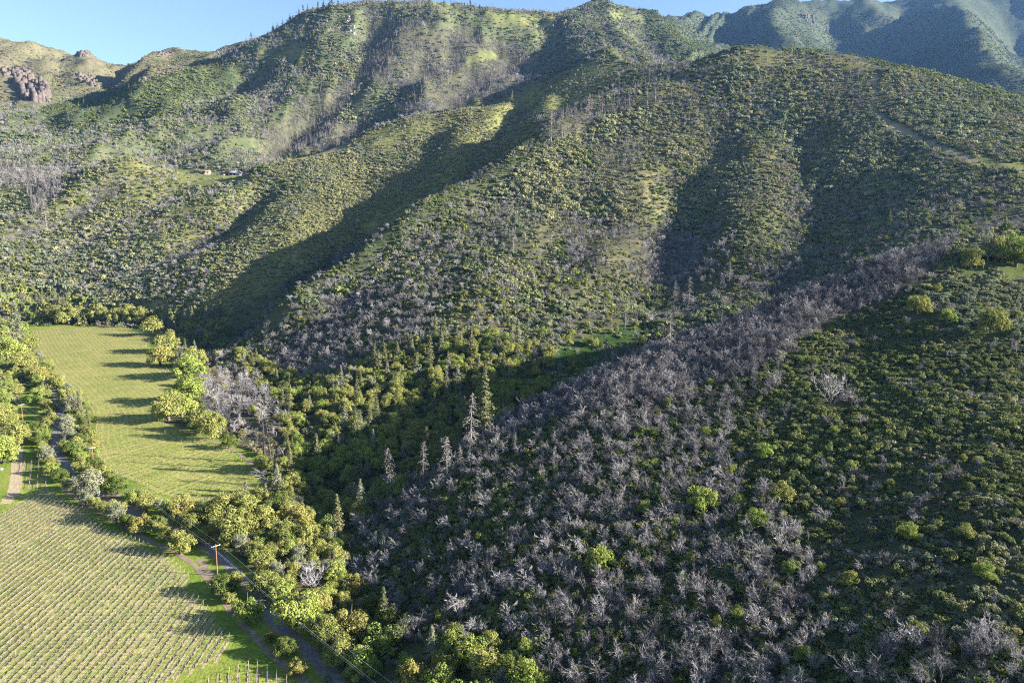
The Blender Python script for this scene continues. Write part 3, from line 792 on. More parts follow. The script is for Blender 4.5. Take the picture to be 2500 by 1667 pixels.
# ------------------------------------------------------------------ placing things
def place(form, name, loc, s, rz, label, cat, group=None, sx=1.0):
    if len(form['parts']) == 1:
        o = obj(name, form['parts'][0][1])
        o.location = loc; o.rotation_euler = (0, 0, rz); o.scale = (s * sx, s * sx, s)
        return tag(o, label, cat, group)
    e = empty(name, loc, rz); e.scale = (s * sx, s * sx, s)
    tag(e, label, cat, group)
    for pn, me in form['parts']:
        obj(pn, me, e)
    return e
ORD = ['zeroth', 'first', 'second', 'third', 'fourth', 'fifth', 'sixth', 'seventh', 'eighth', 'ninth', 'tenth', 'eleventh', 'twelfth', 'thirteenth', 'fourteenth', 'fifteenth', 'sixteenth', 'seventeenth', 'eighteenth', 'nineteenth']
TENS = ['', '', 'twent', 'thirt', 'fort', 'fift', 'sixt', 'sevent', 'eight', 'ninet']
def ordinal(n):
    if n < 20: return ORD[n]
    if n >= 100: return 'hundredth' if n == 100 else 'hundred-and-' + ordinal(n - 100)
    return TENS[n // 10] + ('ieth' if n % 10 == 0 else 'y-' + ORD[n % 10])

# ------------------------------------------------------------------ road and tracks (the valley floor there is an even plane)
def strip(name, px, width, lift, mat, jit=.0, pts=None):
    P = on_floor(*np.array(px, float).T) if pts is None else np.array(pts)
    seg = np.r_[0, np.cumsum(np.hypot(*np.diff(P, axis=0).T))]
    s = np.arange(0, seg[-1], 1.5)
    x = np.interp(s, seg, P[:, 0]); y = np.interp(s, seg, P[:, 1])
    k = np.ones(9) / 9
    x[4:-4] = np.convolve(x, k, 'valid'); y[4:-4] = np.convolve(y, k, 'valid')
    tx, ty = np.gradient(x), np.gradient(y); L = np.hypot(tx, ty); nx_, ny_ = -ty / L, tx / L
    wl_ = width / 2 + jit * (fbm(s / 3, s * 0 + 2, 51) - .5) * 2; wr = width / 2 + jit * (fbm(s / 3, s * 0 + 9, 52) - .5) * 2
    A = np.stack([x + nx_ * wl_, y + ny_ * wl_], 1); B = np.stack([x - nx_ * wr, y - ny_ * wr], 1)
    V = np.empty((2 * len(s), 3)); V[0::2, :2] = A; V[1::2, :2] = B
    V[:, 2] = floor_z(V[:, 0], V[:, 1]) + lift
    i = np.arange(len(s) - 1) * 2
    return tag(obj(name, mesh_np(name, V, np.stack([i, i + 1, i + 3, i + 2], 1), [mat])), kind='structure')
ROAD = [(88,905),(112,935),(135,968),(148,1008),(138,1050),(134,1085),(150,1118),(168,1148),(192,1178),(240,1215),(310,1248),(390,1280),(460,1308),(515,1340),(560,1378),(605,1425),(640,1475),(672,1522),(738,1575),(790,1625),(832,1672),(900,1760)]
strip('road_shoulder', ROAD, 3.9, .02, M['track'], .7)
strip('road', ROAD, 2.7, .045, M['asphalt'], .12)
TRACK = [(150,1190),(214,1236),(264,1262),(318,1292),(364,1320),(432,1350),(490,1392),(520,1425),(551,1472),(582,1517),(631,1558),(658,1597),(708,1635),(758,1672),(820,1740)]
strip('dirt_track', TRACK, 1.9, .03, M['track'], .5)
strip('dirt_path', [(395,893),(420,915),(438,935)], 1.6, .03, M['track'], .4)
strip('field_edge_path', [(392,1030),(450,1052),(520,1078),(580,1102),(625,1140),(650,1185)], 1.8, .03, M['track'], .5)
strip('bare_dirt_verge', [(486,1365),(505,1390),(520,1412)], 2.4, .033, M['track'], 1.2)
strip('farm_lane', [(46,1075),(42,1112),(40,1160),(36,1200),(10,1232)], 4.2, .03, M['soil'], .5)
strip('picnic_ground', [(255,1200),(300,1225),(350,1245)], 7.0, .026, M['track'], 1.2)

# ------------------------------------------------------------------ vineyards: every row a thing
post_g = Geo(); post_g.box(-.035, .035, -.035, .035, -.1, 1.75); POST_ME = post_g.mesh('vine_end_post', [M['endpost']])
def vine_row(pts, label, group, detail, rng):
    P = np.array(pts, float)
    seg = np.r_[0, np.cumsum(np.hypot(*np.diff(P, axis=0).T))]; L = seg[-1]
    def on(s): return np.stack([np.interp(s, seg, P[:, 0]), np.interp(s, seg, P[:, 1])], -1)
    o = np.array([P[0, 0], P[0, 1], float(floor_z(P[0, 0], P[0, 1]))])
    e = empty('vine_row', o); tag(e, label, 'vine row', group)
    d = (P[-1] - P[0]) / np.linalg.norm(P[-1] - P[0]); n = np.array([-d[1], d[0]])
    def to3(xy, h): return np.concatenate([xy - o[:2], (floor_z(xy[..., 0], xy[..., 1]) - o[2] + h)[..., None]], -1)
    # bare soil under the vines
    s = np.arange(0, L, 1.2 if detail else 2.5); c = on(s)
    hw = .34 if detail else .33
    w1 = hw + rng.uniform(-.14, .14, len(s)); w2 = hw + rng.uniform(-.14, .14, len(s))
    V = np.empty((2 * len(s), 3)); V[0::2] = to3(c + n * w1[:, None], .02); V[1::2] = to3(c - n * w2[:, None], .02)
    i = np.arange(len(s) - 1) * 2
    obj('soil_strip', mesh_np('vine_soil_strip', V, np.stack([i, i + 1, i + 3, i + 2], 1), [M['soil' if detail else 'soilfar']]), e)
    # vines: trunks, cordon arms and spurs
    g = Geo()
    st = np.arange(.8, L - .5, 1.6 if detail else 3.2)
    for q in st:
        if rng.random() < .06: continue
        b = to3(on(q), 0); h = rng.uniform(.7, .9); b[:2] += rng.normal(scale=.05, size=2)
        w = rng.uniform(.045, .075)
        g.add(*tube([b, b + [rng.normal() * .04, rng.normal() * .04, h]], [w, w * .7], 3))
        for sg in (-1, 1):
            tip = to3(on(np.clip(q + sg * rng.uniform(.6, .85), 0, L)), h + rng.uniform(-.05, .1))
            g.add(*tube([b + [0, 0, h], tip], [.075, .05], 3))
            for k in range(4 if detail else 1):
                f = rng.uniform(.2, 1); pp = b + [0, 0, h]; pp = pp + (tip - pp) * f
                g.add(*tube([pp, pp + [rng.normal() * .12, rng.normal() * .12, rng.uniform(.15, .5)]], [.035, .018], 3))
    if g.n: tag(obj('vines', g.mesh('vines', [M['vine']]), e), kind='stuff')
    # line posts joined, end posts on their own
    g = Geo()
    for q in np.arange(rng.uniform(2, 9), L - 3, 6.5 if detail else 15):
        x, y, z = to3(on(q), 0); g.box(x - .025, x + .025, y - .025, y + .025, z - .1, z + 1.65)
    if g.n: tag(obj('line_posts', g.mesh('line_posts', [M['endpost']]), e), kind='stuff')
    for q in (0.05, L - .05):
        p = obj('end_post', POST_ME, e); p.location = to3(on(q), 0); p.rotation_euler = (rng.normal() * .08, rng.normal() * .08, 0)
    if detail:
        s = np.linspace(0, L, max(3, int(L / 8))); g = Geo(); c = on(s)
        for h in (1.1, 1.55): g.add(*tube(to3(c, h), np.full(len(s), .010), 3))
        obj('trellis_wire', g.mesh('trellis_wire', [M['wire']]), e)
    return e
vj = np.random.default_rng(21)
def field_rows(px, dirv, spacing, minlen=9, jit=.6):
    poly = on_floor(*np.array(px, float).T); d = np.array(dirv) / np.hypot(*dirv); n = np.array([d[1], -d[0]])
    c0 = poly.mean(0); a = (poly - c0) @ n; b = (poly - c0) @ d
    rows = []
    for off in np.arange(a.max() - spacing * .5, a.min(), -spacing):
        off += vj.uniform(-.13, .13) * spacing * jit
        s = np.arange(b.min(), b.max(), .5); q = c0 + n * off + d * s[:, None]
        ins = inside(poly, q[:, 0], q[:, 1]) & (q[:, 1] > 120) & (q[:, 0] > -q[:, 1] * .86 - 12)
        k = np.flatnonzero(np.diff(np.r_[0, ins.astype(int), 0]))
        runs = [(k[j], k[j + 1]) for j in range(0, len(k), 2) if (k[j + 1] - k[j]) * .5 > minlen]
        if runs:
            i0, i1 = max(runs, key=lambda t: t[1] - t[0]); rows.append((q[i0], q[i1 - 1]))
    return rows
vr = np.random.default_rng(5)
for k, r in enumerate(field_rows(FIELD_NEAR, (-.03, 1), 2.15)):
    vine_row(r, ordinal(k + 1) + ' vine row of the big near vineyard counted from its right edge', 'rows of the near vineyard', True, vr)
for k, r in enumerate(field_rows(FIELD_FAR, (.5, .87), 2.3, 9, 2.6)):
    vine_row(r, ordinal(k + 1) + ' vine row of the far vineyard from its right edge', 'rows of the far vineyard', False, vr)
for k, r in enumerate(field_rows(FIELD_SMALL, (-.35, 1), 2.15, 5)):
    vine_row(r, ordinal(k + 1) + ' short vine row from the track in the small shaded bottom plot', 'rows of the small bottom plot', True, vr)
for k, r in enumerate(field_rows([(58,1196),(56,1118),(112,1118),(120,1194)], (-.55, .83), 2.6, 5)):
    vine_row(r, ordinal(k + 1) + ' vine row from the road in the short grassy block by the lane', 'rows of the short block by the lane', True, vr)

# ------------------------------------------------------------------ utility poles and their wires
def pole_mesh():
    pts = [(0, 0, -1), (0, 0, 5), (0, 0, 10)]
    return mesh_np('pole_shaft', *tube(pts, [.17, .15, .12], 8), [M['polewood']], True)
PS = pole_mesh()
g = Geo(); g.box(-1.35, 1.35, -.06, .06, 9.35, 9.5); PARM = g.mesh('pole_crossarm', [M['palewood']])
g = Geo()
g.add(*tube([(0, 0, 0), (0, 0, .1), (0, 0, .22)], [.05, .07, .03], 6)); PINS = g.mesh('pole_insulator', [M['wire']])
PB = on_floor(*np.array([(531,1405),(229,1145),(56,1030),(0,960)], float).T)
PB = np.concatenate([[PB[0] + (PB[0] - PB[1])], PB])
ang = math.atan2(*(PB[2] - PB[1])[::-1])
PLAB = [None, 'brown utility pole beside the asphalt bend near the vineyard corner', 'utility pole at the lower left corner of the far vineyard', 'pale utility pole standing in the grass strip at the left edge', 'utility pole cut by the left edge of the picture']
tops = []
for k, p in enumerate(PB):
    z = float(floor_z(*p))
    a = ang + math.pi / 2
    tops.append([np.array([p[0] + math.cos(a) * o_, p[1] + math.sin(a) * o_, z + 9.72]) for o_ in (-1.2, 1.2)] + [np.array([p[0], p[1], z + 7.6])])
    if PLAB[k] is None: continue
    e = empty('utility_pole', (p[0], p[1], z), a); tag(e, PLAB[k], 'utility pole', 'poles of the power line')
    obj('shaft', PS, e); obj('crossarm', PARM, e)
    for o_ in (-1.2, .5, 1.2):
        i_ = obj('insulator', PINS, e); i_.location = (o_, 0, 9.5)
for w in range(3):
    for k in range(len(PB) - 1):
        a, b = tops[k][w], tops[k + 1][w]
        s = np.linspace(0, 1, 20)[:, None]; pts = a + (b - a) * s; pts[:, 2] -= 4 * 1.3 * (s * (1 - s))[:, 0]
        o = obj('power_line', mesh_np('power_line', *tube(pts, np.full(20, .022 if w < 2 else .012), 4), [M['wire']], True))
        tag(o, ['power line on the vineyard side of the crossarms, ', 'power line on the road side of the crossarms, ', 'thin lower cable under the crossarms, '][w] + ['running to the bottom edge', 'over the roadside oaks', 'over the asphalt road', 'at the left edge'][k], 'power line', 'power lines over the road')

# ------------------------------------------------------------------ the two houses on the knoll
def gable(g, x0, x1, y0, y1, z0, h, along='x', over=.6, th=.25):
    """gable roof with thickness; ridge along x or y"""
    if along == 'x':
        ym = (y0 + y1) / 2
        pr = [(y0 - over, z0 - over * h / (ym - y0)), (ym, z0 + h), (y1 + over, z0 - over * h / (ym - y0))]
        V = [(x, y, z + t) for x in (x0 - over, x1 + over) for t in (0, th) for y, z in pr]
    else:
        xm = (x0 + x1) / 2
        pr = [(x0 - over, z0 - over * h / (xm - x0)), (xm, z0 + h), (x1 + over, z0 - over * h / (xm - x0))]
        V = [(x, y, z + t) for y in (y0 - over, y1 + over) for t in (0, th) for x, z in pr]
    F = [(3, 4, 10, 9), (4, 5, 11, 10), (0, 6, 7, 1), (1, 7, 8, 2), (0, 1, 4, 3), (1, 2, 5, 4), (6, 9, 10, 7), (7, 10, 11, 8), (0, 3, 9, 6), (2, 8, 11, 5)]
    g.add(np.array(V, float), F)
def gable_wall(g, x0, x1, y0, y1, z0, h, along):
    if along == 'y':
        xm = (x0 + x1) / 2
        for y in (y0, y1):
            V = np.array([(x0, y, z0), (x1, y, z0), (xm, y, z0 + h), (xm, y, z0 + h)], float); g.add(V, [(0, 1, 2, 3)])
    else:
        ym = (y0 + y1) / 2
        for x in (x0, x1):
            V = np.array([(x, y0, z0), (x, y1, z0), (x, ym, z0 + h), (x, ym, z0 + h)], float); g.add(V, [(0, 1, 2, 3)])
def window(par, x, z, w, h, y, mat='glass'):
    g = Geo(); g.box(x - w / 2 - .12, x + w / 2 + .12, y - .10, y, z - .12, z + h + .12); o = obj('window', g.mesh('window_frame', [M['greywall']]), par)
    g = Geo(); g.box(x - w / 2, x + w / 2, y - .13, y - .101, z, z + h); obj('pane', g.mesh('window_pane', [M[mat]]), o)
def house_at(u, v):
    p = hit(u, v); return p
ph = house_at(492, 425)
hz = ph[2] + 1.0
e = empty('ranch_house', (ph[0], ph[1] + 4, hz), .06); tag(e, 'low cream house with pinkish tiled roof on the knoll', 'house', 'houses on the knoll')
g = Geo(); g.box(-12.5, 12.5, -4, 5, -4, 3.0); g.box(1.5, 7.5, -6, -4, -4, 2.8); gable_wall(g, -12.5, 12.5, -4, 5, 3.0, 2.0, 'x'); gable_wall(g, 1.5, 7.5, -6, -4, 2.8, 1.3, 'y')
obj('wall', g.mesh('house_wall', [M['stucco']]), e)
g = Geo(); gable(g, -12.5, 12.5, -4, 5, 3.0, 2.0); gable(g, 1.5, 7.5, -6, -1, 2.8, 1.3, 'y'); rf = obj('roof', g.mesh('house_roof', [M['rooftile']]), e)
g = Geo(); g.box(-5.4, -4.4, .2, 1.2, 4, 6.2); obj('chimney', g.mesh('house_chimney', [M['stucco']]), rf)
for x in (-10, -7.5, -3.5, 9.8): window(e, x, .7, 1.7, 1.5, -4)
window(e, 4.5, .1, 3.6, 2.2, -6)
g = Geo(); g.box(-.6, .6, -4.13, -4, -.2, 2.3); obj('door', g.mesh('house_door', [M['polewood']]), e)
ph = house_at(563, 430)
hz = ph[2] + 1.0
e = empty('ranch_house', (ph[0], ph[1] + 5, hz), .05); tag(e, 'long house with dark grey roof and shaded porch on the knoll', 'house', 'houses on the knoll')
g = Geo(); g.box(-16.5, -9, -5, 5, -4, 4.0); gable_wall(g, -16.5, -9, -5, 5, 4.0, 2.6, 'y'); obj('entry_wing', g.mesh('house_entry', [M['stucco']]), e)
g = Geo(); g.box(-9, 9, -1.5, 5, -4, 4.2); obj('wall', g.mesh('house_wall', [M['greywall']]), e)
g = Geo(); g.box(9, 16.5, -5, 5, -4, 4.4); gable_wall(g, 9, 16.5, -5, 5, 4.4, 2.8, 'y'); obj('end_wing', g.mesh('house_end_wing', [M['greywall']]), e)
g = Geo(); gable(g, -16.5, -9, -5, 5, 4.0, 2.6, 'y'); gable(g, 9, 16.5, -5, 5, 4.4, 2.8, 'y'); obj('wing_roof', g.mesh('house_wing_roof', [M['rooftile']]), e)
g = Geo(); gable(g, -9, 9, -5.5, 5, 4.3, 2.9); rf = obj('roof', g.mesh('house_roof', [M['slate']]), e)
g = Geo(); g.box(5, 6.2, .5, 1.7, 6, 8.6); obj('chimney', g.mesh('house_chimney', [M['stucco']]), rf)
for x in (-8, -3, 3, 8):
    g = Geo(); g.box(x - .15, x + .15, -5.1, -4.8, -4, 3.9); obj('porch_post', g.mesh('porch_post', [M['stucco']]), e)
g = Geo(); g.box(-9, 9, -5.3, -1.5, -4, -.1); obj('porch_deck', g.mesh('porch_deck', [M['stucco']]), e)
for x in (-6, -1, 4.5): window(e, x, .4, 2.4, 2.2, -1.5)
window(e, -12.7, .1, 3.2, 2.9, -5); window(e, 12.7, 1.0, 1.6, 1.6, -5)
# ------------------------------------------------------------------ trees set out one by one: (u, v of the foot, crown width in survey pixels, form, label)
HAND = [
 (128,1158,46,'bright','round yellow-green oak beside the road above the short vine block'),
 (176,1112,44,'dark','dark oak on the vineyard side of the road above the pole'),
 (158,1104,36,'olive','olive oak leaning over the road edge above the round oak'),
 (200,1150,44,'olive','greyish oak below the dirt verge, left of the corner pole'),
 (222,1172,46,'olive','spreading oak hiding the foot of the far vineyard corner pole'),
 (252,1160,42,'olive','broad low oak right of the corner pole of the far vineyard'),
 (222,1222,66,'grey','pale grey-green tree between track and road at the field corner'),
 (196,1215,34,'grey','small silvery bush left of the pale grey-green tree'),
 (248,1250,36,'olive','small olive oak below the pale grey-green tree'),
 (285,1208,56,'dark','dark oak shading the picnic ground'),
 (322,1232,46,'bright','glossy green tree with visible trunks at the picnic ground'),
 (360,1250,54,'olive','sparse olive tree right of the picnic ground'),
 (280,1266,52,'olive','round yellowish oak on the track side of the picnic ground'),
 (312,1287,42,'dark','low dark green oak right of the round yellowish oak'),
 (346,1298,52,'ochre','yellow oak in the middle of the trackside clump'),
 (380,1297,48,'dark','dark green oak at the right end of the trackside clump'),
 (409,1258,48,'bright','green oak behind the trackside clump'),
 (452,1272,72,'ochre','broad orange-tinted oak beside the road above the round bush oak'),
 (466,1290,46,'olive','olive oak in front of the orange-tinted oak'),
 (440,1352,70,'olive','round bushy oak standing alone between track and asphalt'),
 (474,1330,32,'olive','small oak joined to the right of the round bushy oak'),
 (543,1275,84,'olive','big olive oak at the lower edge of the far vineyard'),
 (597,1268,88,'olive','tall olive oak at the lower right corner of the far vineyard'),
 (574,1325,94,'olive','widest oak of the clump above the asphalt bend'),
 (517,1318,50,'ochre','yellowish oak at the left end of the clump above the asphalt bend'),
 (545,1340,38,'olive','small round oak right beside the asphalt bend'),
 (590,1355,46,'grey','thin grey-leaved tree above the asphalt bend'),
 (640,1300,76,'olive','olive oak right of the clump above the asphalt bend'),
 (655,1262,62,'dark','dark oak at the tip of the far vineyard grass strip'),
 (690,1330,74,'olive','pale olive oak in the wood right of the asphalt bend'),
 (716,1288,74,'ochre','tawny oak high in the wood right of the asphalt bend'),
 (750,1332,72,'olive','oak at the dark creek edge right of the asphalt bend'),
 (804,1308,56,'bright','bright oak overhanging the dark creek'),
 (815,1250,60,'olive','twin-domed oak above the dark creek'),
 (658,1372,52,'olive','oak between asphalt bend and the bare white-limbed tree'),
 (545,1452,62,'dark','dark bushy oak below the brown utility pole'),
 (575,1432,48,'olive','bushy oak right of the one below the brown utility pole'),
 (562,1475,36,'olive','small oak at the foot of the bushy oaks below the pole'),
 (606,1518,72,'bright','round green oak between dirt track and road'),
 (584,1500,34,'ochre','small yellow oak touching the round green oak'),
 (647,1452,84,'olive','full olive oak on the far side of the road below the pole'),
 (690,1470,70,'bright','green oak right of the full olive oak'),
 (735,1540,120,'bright','largest oak of the roadside at the bottom, dark lower side'),
 (765,1500,80,'ochre','tawny topped oak behind the largest roadside oak'),
 (658,1568,30,'dark','small dark bush between track and road'),
 (697,1602,58,'dark','broad dark bush between track and road'),
 (727,1645,50,'ochre','golden yellow oak between track and road at the bottom'),
 (796,1672,30,'grey','small silver-grey bush at the road near the bottom edge'),
 (804,1580,86,'olive','shaded olive oak right of the road near the bottom'),
 (800,1462,52,'bright','fresh green oak by the bare white-limbed tree'),
 (838,1480,46,'olive','small oak at the creek below the bare white-limbed tree'),
 (855,1560,100,'ochre','large tawny oak by the wires near the bottom'),
 (935,1600,96,'bright','big yellow-green oak left of the dead stand near the bottom'),
 (880,1655,92,'bright','big bright green oak at the bottom under the wires'),
 (1010,1690,96,'ochre','tawny oak on the bottom edge left of centre'),
 (1080,1700,90,'bright','bright oak on the bottom edge below the dead stand'),
 (1078,1628,52,'olive','lone yellowish oak in the dark gap near the bottom'),
 (1222,1690,52,'grey','silvery blue-green tree on the bottom edge'),
 (1290,1690,92,'bright','bright green oak on the bottom edge right of the silvery tree'),
 (1280,1600,52,'bright','upper lobe-crowned yellow-green oak in the dead stand near the bottom'),
 (1278,1648,46,'olive','yellow oak just above the bottom edge oaks in the dead stand'),
 (1410,1662,46,'ochre','slim yellow oak at the bottom right of the bright clump'),
 (905,1372,26,'olive','slim yellowish sapling at the left border of the dead stand'),
 (875,1405,24,'olive','small yellowish sapling below the slim one beside the creek'),
 (882,1485,34,'ochre','ochre oak at the lower left border of the dead stand'),
 (1462,1400,72,'bright','widest green oak in the middle of the dead stand'),
 (1578,1258,44,'bright','tall bright oak at the right border of the dead stand'),
 (1716,1250,72,'bright','rounded green oak cluster among the fallen logs'),
 (1800,1240,44,'bright','green oak right of the rounded cluster among the logs'),
 (1850,1292,58,'bright','two-headed green tree below the fallen logs'),
 (1868,1120,46,'bright','bright green tree above the fallen logs'),
 (1905,1230,62,'olive','tall olive tree with grey skirt on the shrub slope border'),
 (1930,1400,44,'bright','tall green column-shaped tree on the shrub slope border'),
 (2034,1062,30,'bright','ball-shaped yellow-green bush under the big grey dead tree'),
 (2078,1150,34,'bright','upright bright green tree on the open shrub slope'),
 (2218,1320,48,'bright','bright yellow-green oak on the open shrub slope'),
 (2076,1430,46,'olive','dull olive oak on the lower shrub slope'),
 (2355,1318,46,'olive','small olive oak near the right edge of the shrub slope'),
 (2400,1412,52,'bright','bright green oak with a tawny lower side near the right edge'),
 (2250,1665,54,'bright','bright green oak on the bottom edge at the right'),
 (2050,1240,30,'ochre','small yellow tree on the open shrub slope'),
 (2240,1560,56,'olive','olive bush under a grey dead crown at the lower right'),
 (2430,640,70,'olive','olive oak on the crest at the right edge'),
 (2480,650,90,'bright','broad bright oak on the crest at the right edge'),
 (2370,655,60,'olive','oak left of the tall grey pine on the crest'),
 (2240,765,60,'olive','domed oak below the crest on the right'),
 (2420,815,76,'olive','wide domed oak on the shrub slope at the right'),
 (2310,790,44,'bright','green oak between the two domed oaks on the right slope'),
 (2030,985,0,'bigdead','big round grey dead tree on the open shrub slope'),
 (2410,640,0,'tallpine','tall grey-green pine with bare trunk on the crest at the right'),
 (770,1430,0,'whitelimb','bare white-limbed dead tree in the dark creek bed'),
 (645,1130,0,'charred','charred tall snag at the right edge of the far vineyard'),
 (664,1148,0,'charred','second charred snag right beside the first at the far vineyard'),
 # left edge
 (20,880,90,'bright','bright green tree at the left edge above the pasture'),
 (60,905,70,'olive','olive tree left of the upper road'),
 (75,860,60,'olive','olive tree at the upper left corner of the far vineyard'),
 (45,850,60,'pine','dark-tipped pine at the left corner of the far vineyard'),
 (92,930,60,'ochre','yellowish oak in the roadside line at the upper left'),
 (42,968,46,'olive','rounded oak standing in the pasture left of the road'),
 (95,985,56,'bright','bright oak on the left side of the upper road'),
 (118,1005,42,'olive','grey oak on the left side of the upper road'),
 (125,1035,40,'olive','oak shading the upper road from the left'),
 (10,1040,80,'olive','olive tree mass at the left edge beside the pasture pole'),
 (45,1085,80,'olive','tall olive oak below the pasture pole'),
 (8,1130,90,'bright','bright green tree at the left edge above the grass'),
 (85,1050,34,'dark','dark low bush in the pasture'),
 (105,1110,44,'olive','oak on the left side of the road above the round oak'),
 (165,985,46,'olive','first hedge oak between upper road and far vineyard'),
 (180,1010,48,'grey','silvery hedge oak between upper road and far vineyard'),
 (140,950,46,'olive','hedge oak below the upper left corner of the far vineyard'),
 (118,920,44,'olive','hedge oak at the bend of the upper road'),
 (190,1040,40,'dark','dark hedge oak where the vineyard edge turns'),
 (165,1065,44,'grey','silvery oak right of the road above the dark oak'),
 # far vineyard right edge
 (392,893,64,'ochre','orange-brown oak casting a long shadow on the far vineyard'),
 (410,860,70,'olive','pale olive oak above the orange-brown one at the far vineyard'),
 (458,925,80,'bright','bright green oak at the notch of the far vineyard edge'),
 (478,900,60,'olive','olive oak behind the bright one at the notch of the far vineyard'),
 (455,985,80,'bright','broad green oak on the middle of the far vineyard edge'),
 (415,1030,84,'olive','dark-bottomed oak at the bulge of the far vineyard edge'),
 (445,1020,70,'bright','yellow-green oak behind the bulge of the far vineyard edge'),
 (490,1052,60,'olive','oak below the bulge of the far vineyard edge'),
 (520,1070,70,'olive','low oak along the lower right edge of the far vineyard'),
 (560,1095,44,'dark','dark bush along the lower right edge of the far vineyard'),
 (370,820,56,'olive','oak at the upper right corner of the far vineyard'),
]
for k, (u, lab) in enumerate([(100, 'at the left end'), (135, 'second from the left'), (170, 'third from the left'), (205, 'fourth from the left'), (240, 'fifth from the left'), (280, 'sixth from the left'), (320, 'right of the middle'), (350, 'at the right end')]):
    HAND.append((u, 792 + random.uniform(-3, 2), random.uniform(44, 60), random.choice(['olive', 'olive', 'ochre', 'bright']), 'oak ' + lab + ' of the line along the top of the far vineyard'))
# conifers and snags read off the photo: (u, v foot, height px, form, label)
TALL = [
 (1150,1098,148,'snag','tall pale half-bare fir in front of the dark fir below the meadow'),
 (1185,1062,165,'conifer','tall dark fir on the spur edge below the meadow'),
 (1135,1075,110,'conifer','pale needled fir left of the tall dark fir'),
 (955,1222,140,'snag','tall white drooping snag at the upper left of the dead stand'),
 (1035,1186,118,'snag','bare snag with crooked trunk above the dead stand'),
 (1042,1150,112,'conifer','slim green fir just behind the crooked snag'),
 (1092,1180,130,'snag','dense pale snag right of the crooked one'),
 (1125,1160,76,'snag','short pinkish snag right of the dense pale one'),
 (1148,1150,56,'snag','thin small snag beside the short pinkish one'),
 (1258,1112,64,'snag','solitary thin snag on the shaded near spur'),
 (1478,905,96,'snag','bare pyramid snag beside the shaded meadow'),
 (1632,860,110,'snag','grey bushy snag at the right end of the meadow'),
 (1525,800,62,'snag','grey snag above the right half of the meadow'),
 (1680,755,84,'snag','pair-topped grey snag among oaks on the lower middle hill'),
 (1650,745,60,'snag','slim snag left of the pair-topped one'),
 (1780,690,56,'snag','grey snag in the ravine behind the near crest'),
 (1870,760,58,'snag','thin snag rising behind the near crest'),
 (1845,765,40,'snag','small snag beside the thin one behind the near crest'),
 (1760,800,48,'snag','small snag on the skyline of the shaded spur'),
 (2170,560,50,'conifer','small dark fir behind the crest at the right'),
 (842,1045,62,'pine','first of two pale grey pines in the valley wood'),
 (880,1060,60,'pine','second of two pale grey pines in the valley wood'),
 (912,1110,64,'pine','grey-green rounded pine below the pair of grey pines'),
 (920,1020,62,'conifer','dark pointed fir in the valley wood'),
 (1090,960,58,'pine','pale pine left of the clump in the wood below the meadow'),
 (1118,955,66,'pine','grey-green pine right of its pale neighbour below the meadow'),
 (1265,850,70,'pine','grey pine above the wood at the meadow'),
 (470,790,44,'conifer','dark fir at the foot of the knoll'),
 (540,775,44,'conifer','yellow-green fir in the shaded ravine mouth'),
 (400,585,54,'conifer','grey fir on the lower knoll slope'),
 (115,565,80,'snag','grey snag with live side on the lower left slope'),
 (1250,250,30,'snag','snag on the crest of the lit spur'),
 (1345,350,86,'snag','tall thin snag in the upper ravine'),
 (1372,335,60,'snag','thin snag right of the tall one in the upper ravine'),
 (1440,285,58,'snag','tall bare snag on the shoulder of the middle hill'),
 (1470,282,66,'snag','second bare snag on the shoulder of the middle hill'),
 (1535,285,58,'snag','third bare snag on the shoulder of the middle hill'),
 (1600,248,66,'snag','bare snag below the summit of the middle hill'),
 (1245,590,34,'snag','small snag in the middle of the hill face'),
 (1253,620,66,'snag','pale snag on the shaded lower face of the middle hill'),
 (1570,480,40,'snag','round-topped grey snag on the face of the middle hill'),
 (2255,345,66,'charred','black burnt trunk on the ridge trail'),
 (2285,340,30,'charred','shorter black burnt trunk beside the ridge trail'),
 (2155,300,20,'charred','short black stump trunk high on the ridge trail'),
 (2430,412,62,'charred','black burnt trunk at the right end of the ridge trail'),
 (2395,370,20,'charred','stub of a burnt trunk left of the right end of the trail'),
]
# skyline conifers of the big mountain
hr0 = random.Random(8)
for k, (u, h) in enumerate([(617,22),(634,26),(645,20),(660,34),(668,28),(678,26),(712,24),(735,28),(746,34),(752,24),(765,26),(780,24),(795,30),(806,28),(812,34),(826,26),(845,24),(900,18),(915,22),(935,20),(1100,18),(1130,24),(1150,26),(1175,22),(1190,18),(1360,20),(1440,16),(1465,22),(1490,18),(1500,16)]):
    v0 = float(np.interp(u, [560,600,680,750,820,870,905,960,1080,1170,1200,1290,1340,1400,1440,1480,1530], [125,95,55,25,14,18,25,0,5,22,27,36,46,36,22,12,30]))
    TALL.append((u + hr0.uniform(-6, 6), v0 + 9, h * hr0.uniform(.5, .95), 'conifer', ordinal(k + 1) + ' dark conifer from the left along the skyline of the big mountain'))
for k in range(46):
    u = hr0.uniform(590, 1530); v0 = float(np.interp(u, [560,600,680,750,820,870,905,960,1080,1170,1200,1290,1340,1400,1440,1480,1530], [125,95,55,25,14,18,25,0,5,22,27,36,46,36,22,12,30]))
    TALL.append((u, v0 + hr0.uniform(8, 16), hr0.uniform(9, 20), hr0.choice(['conifer', 'conifer', 'snag']), ordinal(k + 1) + ' small tree in the fringe along the skyline of the big mountain'))
NOSCAT = []            # footprints kept free of scattered plants: (x, y, r)
n_tree = {'oak': 0, 'dead': 0}
hr = random.Random(3)
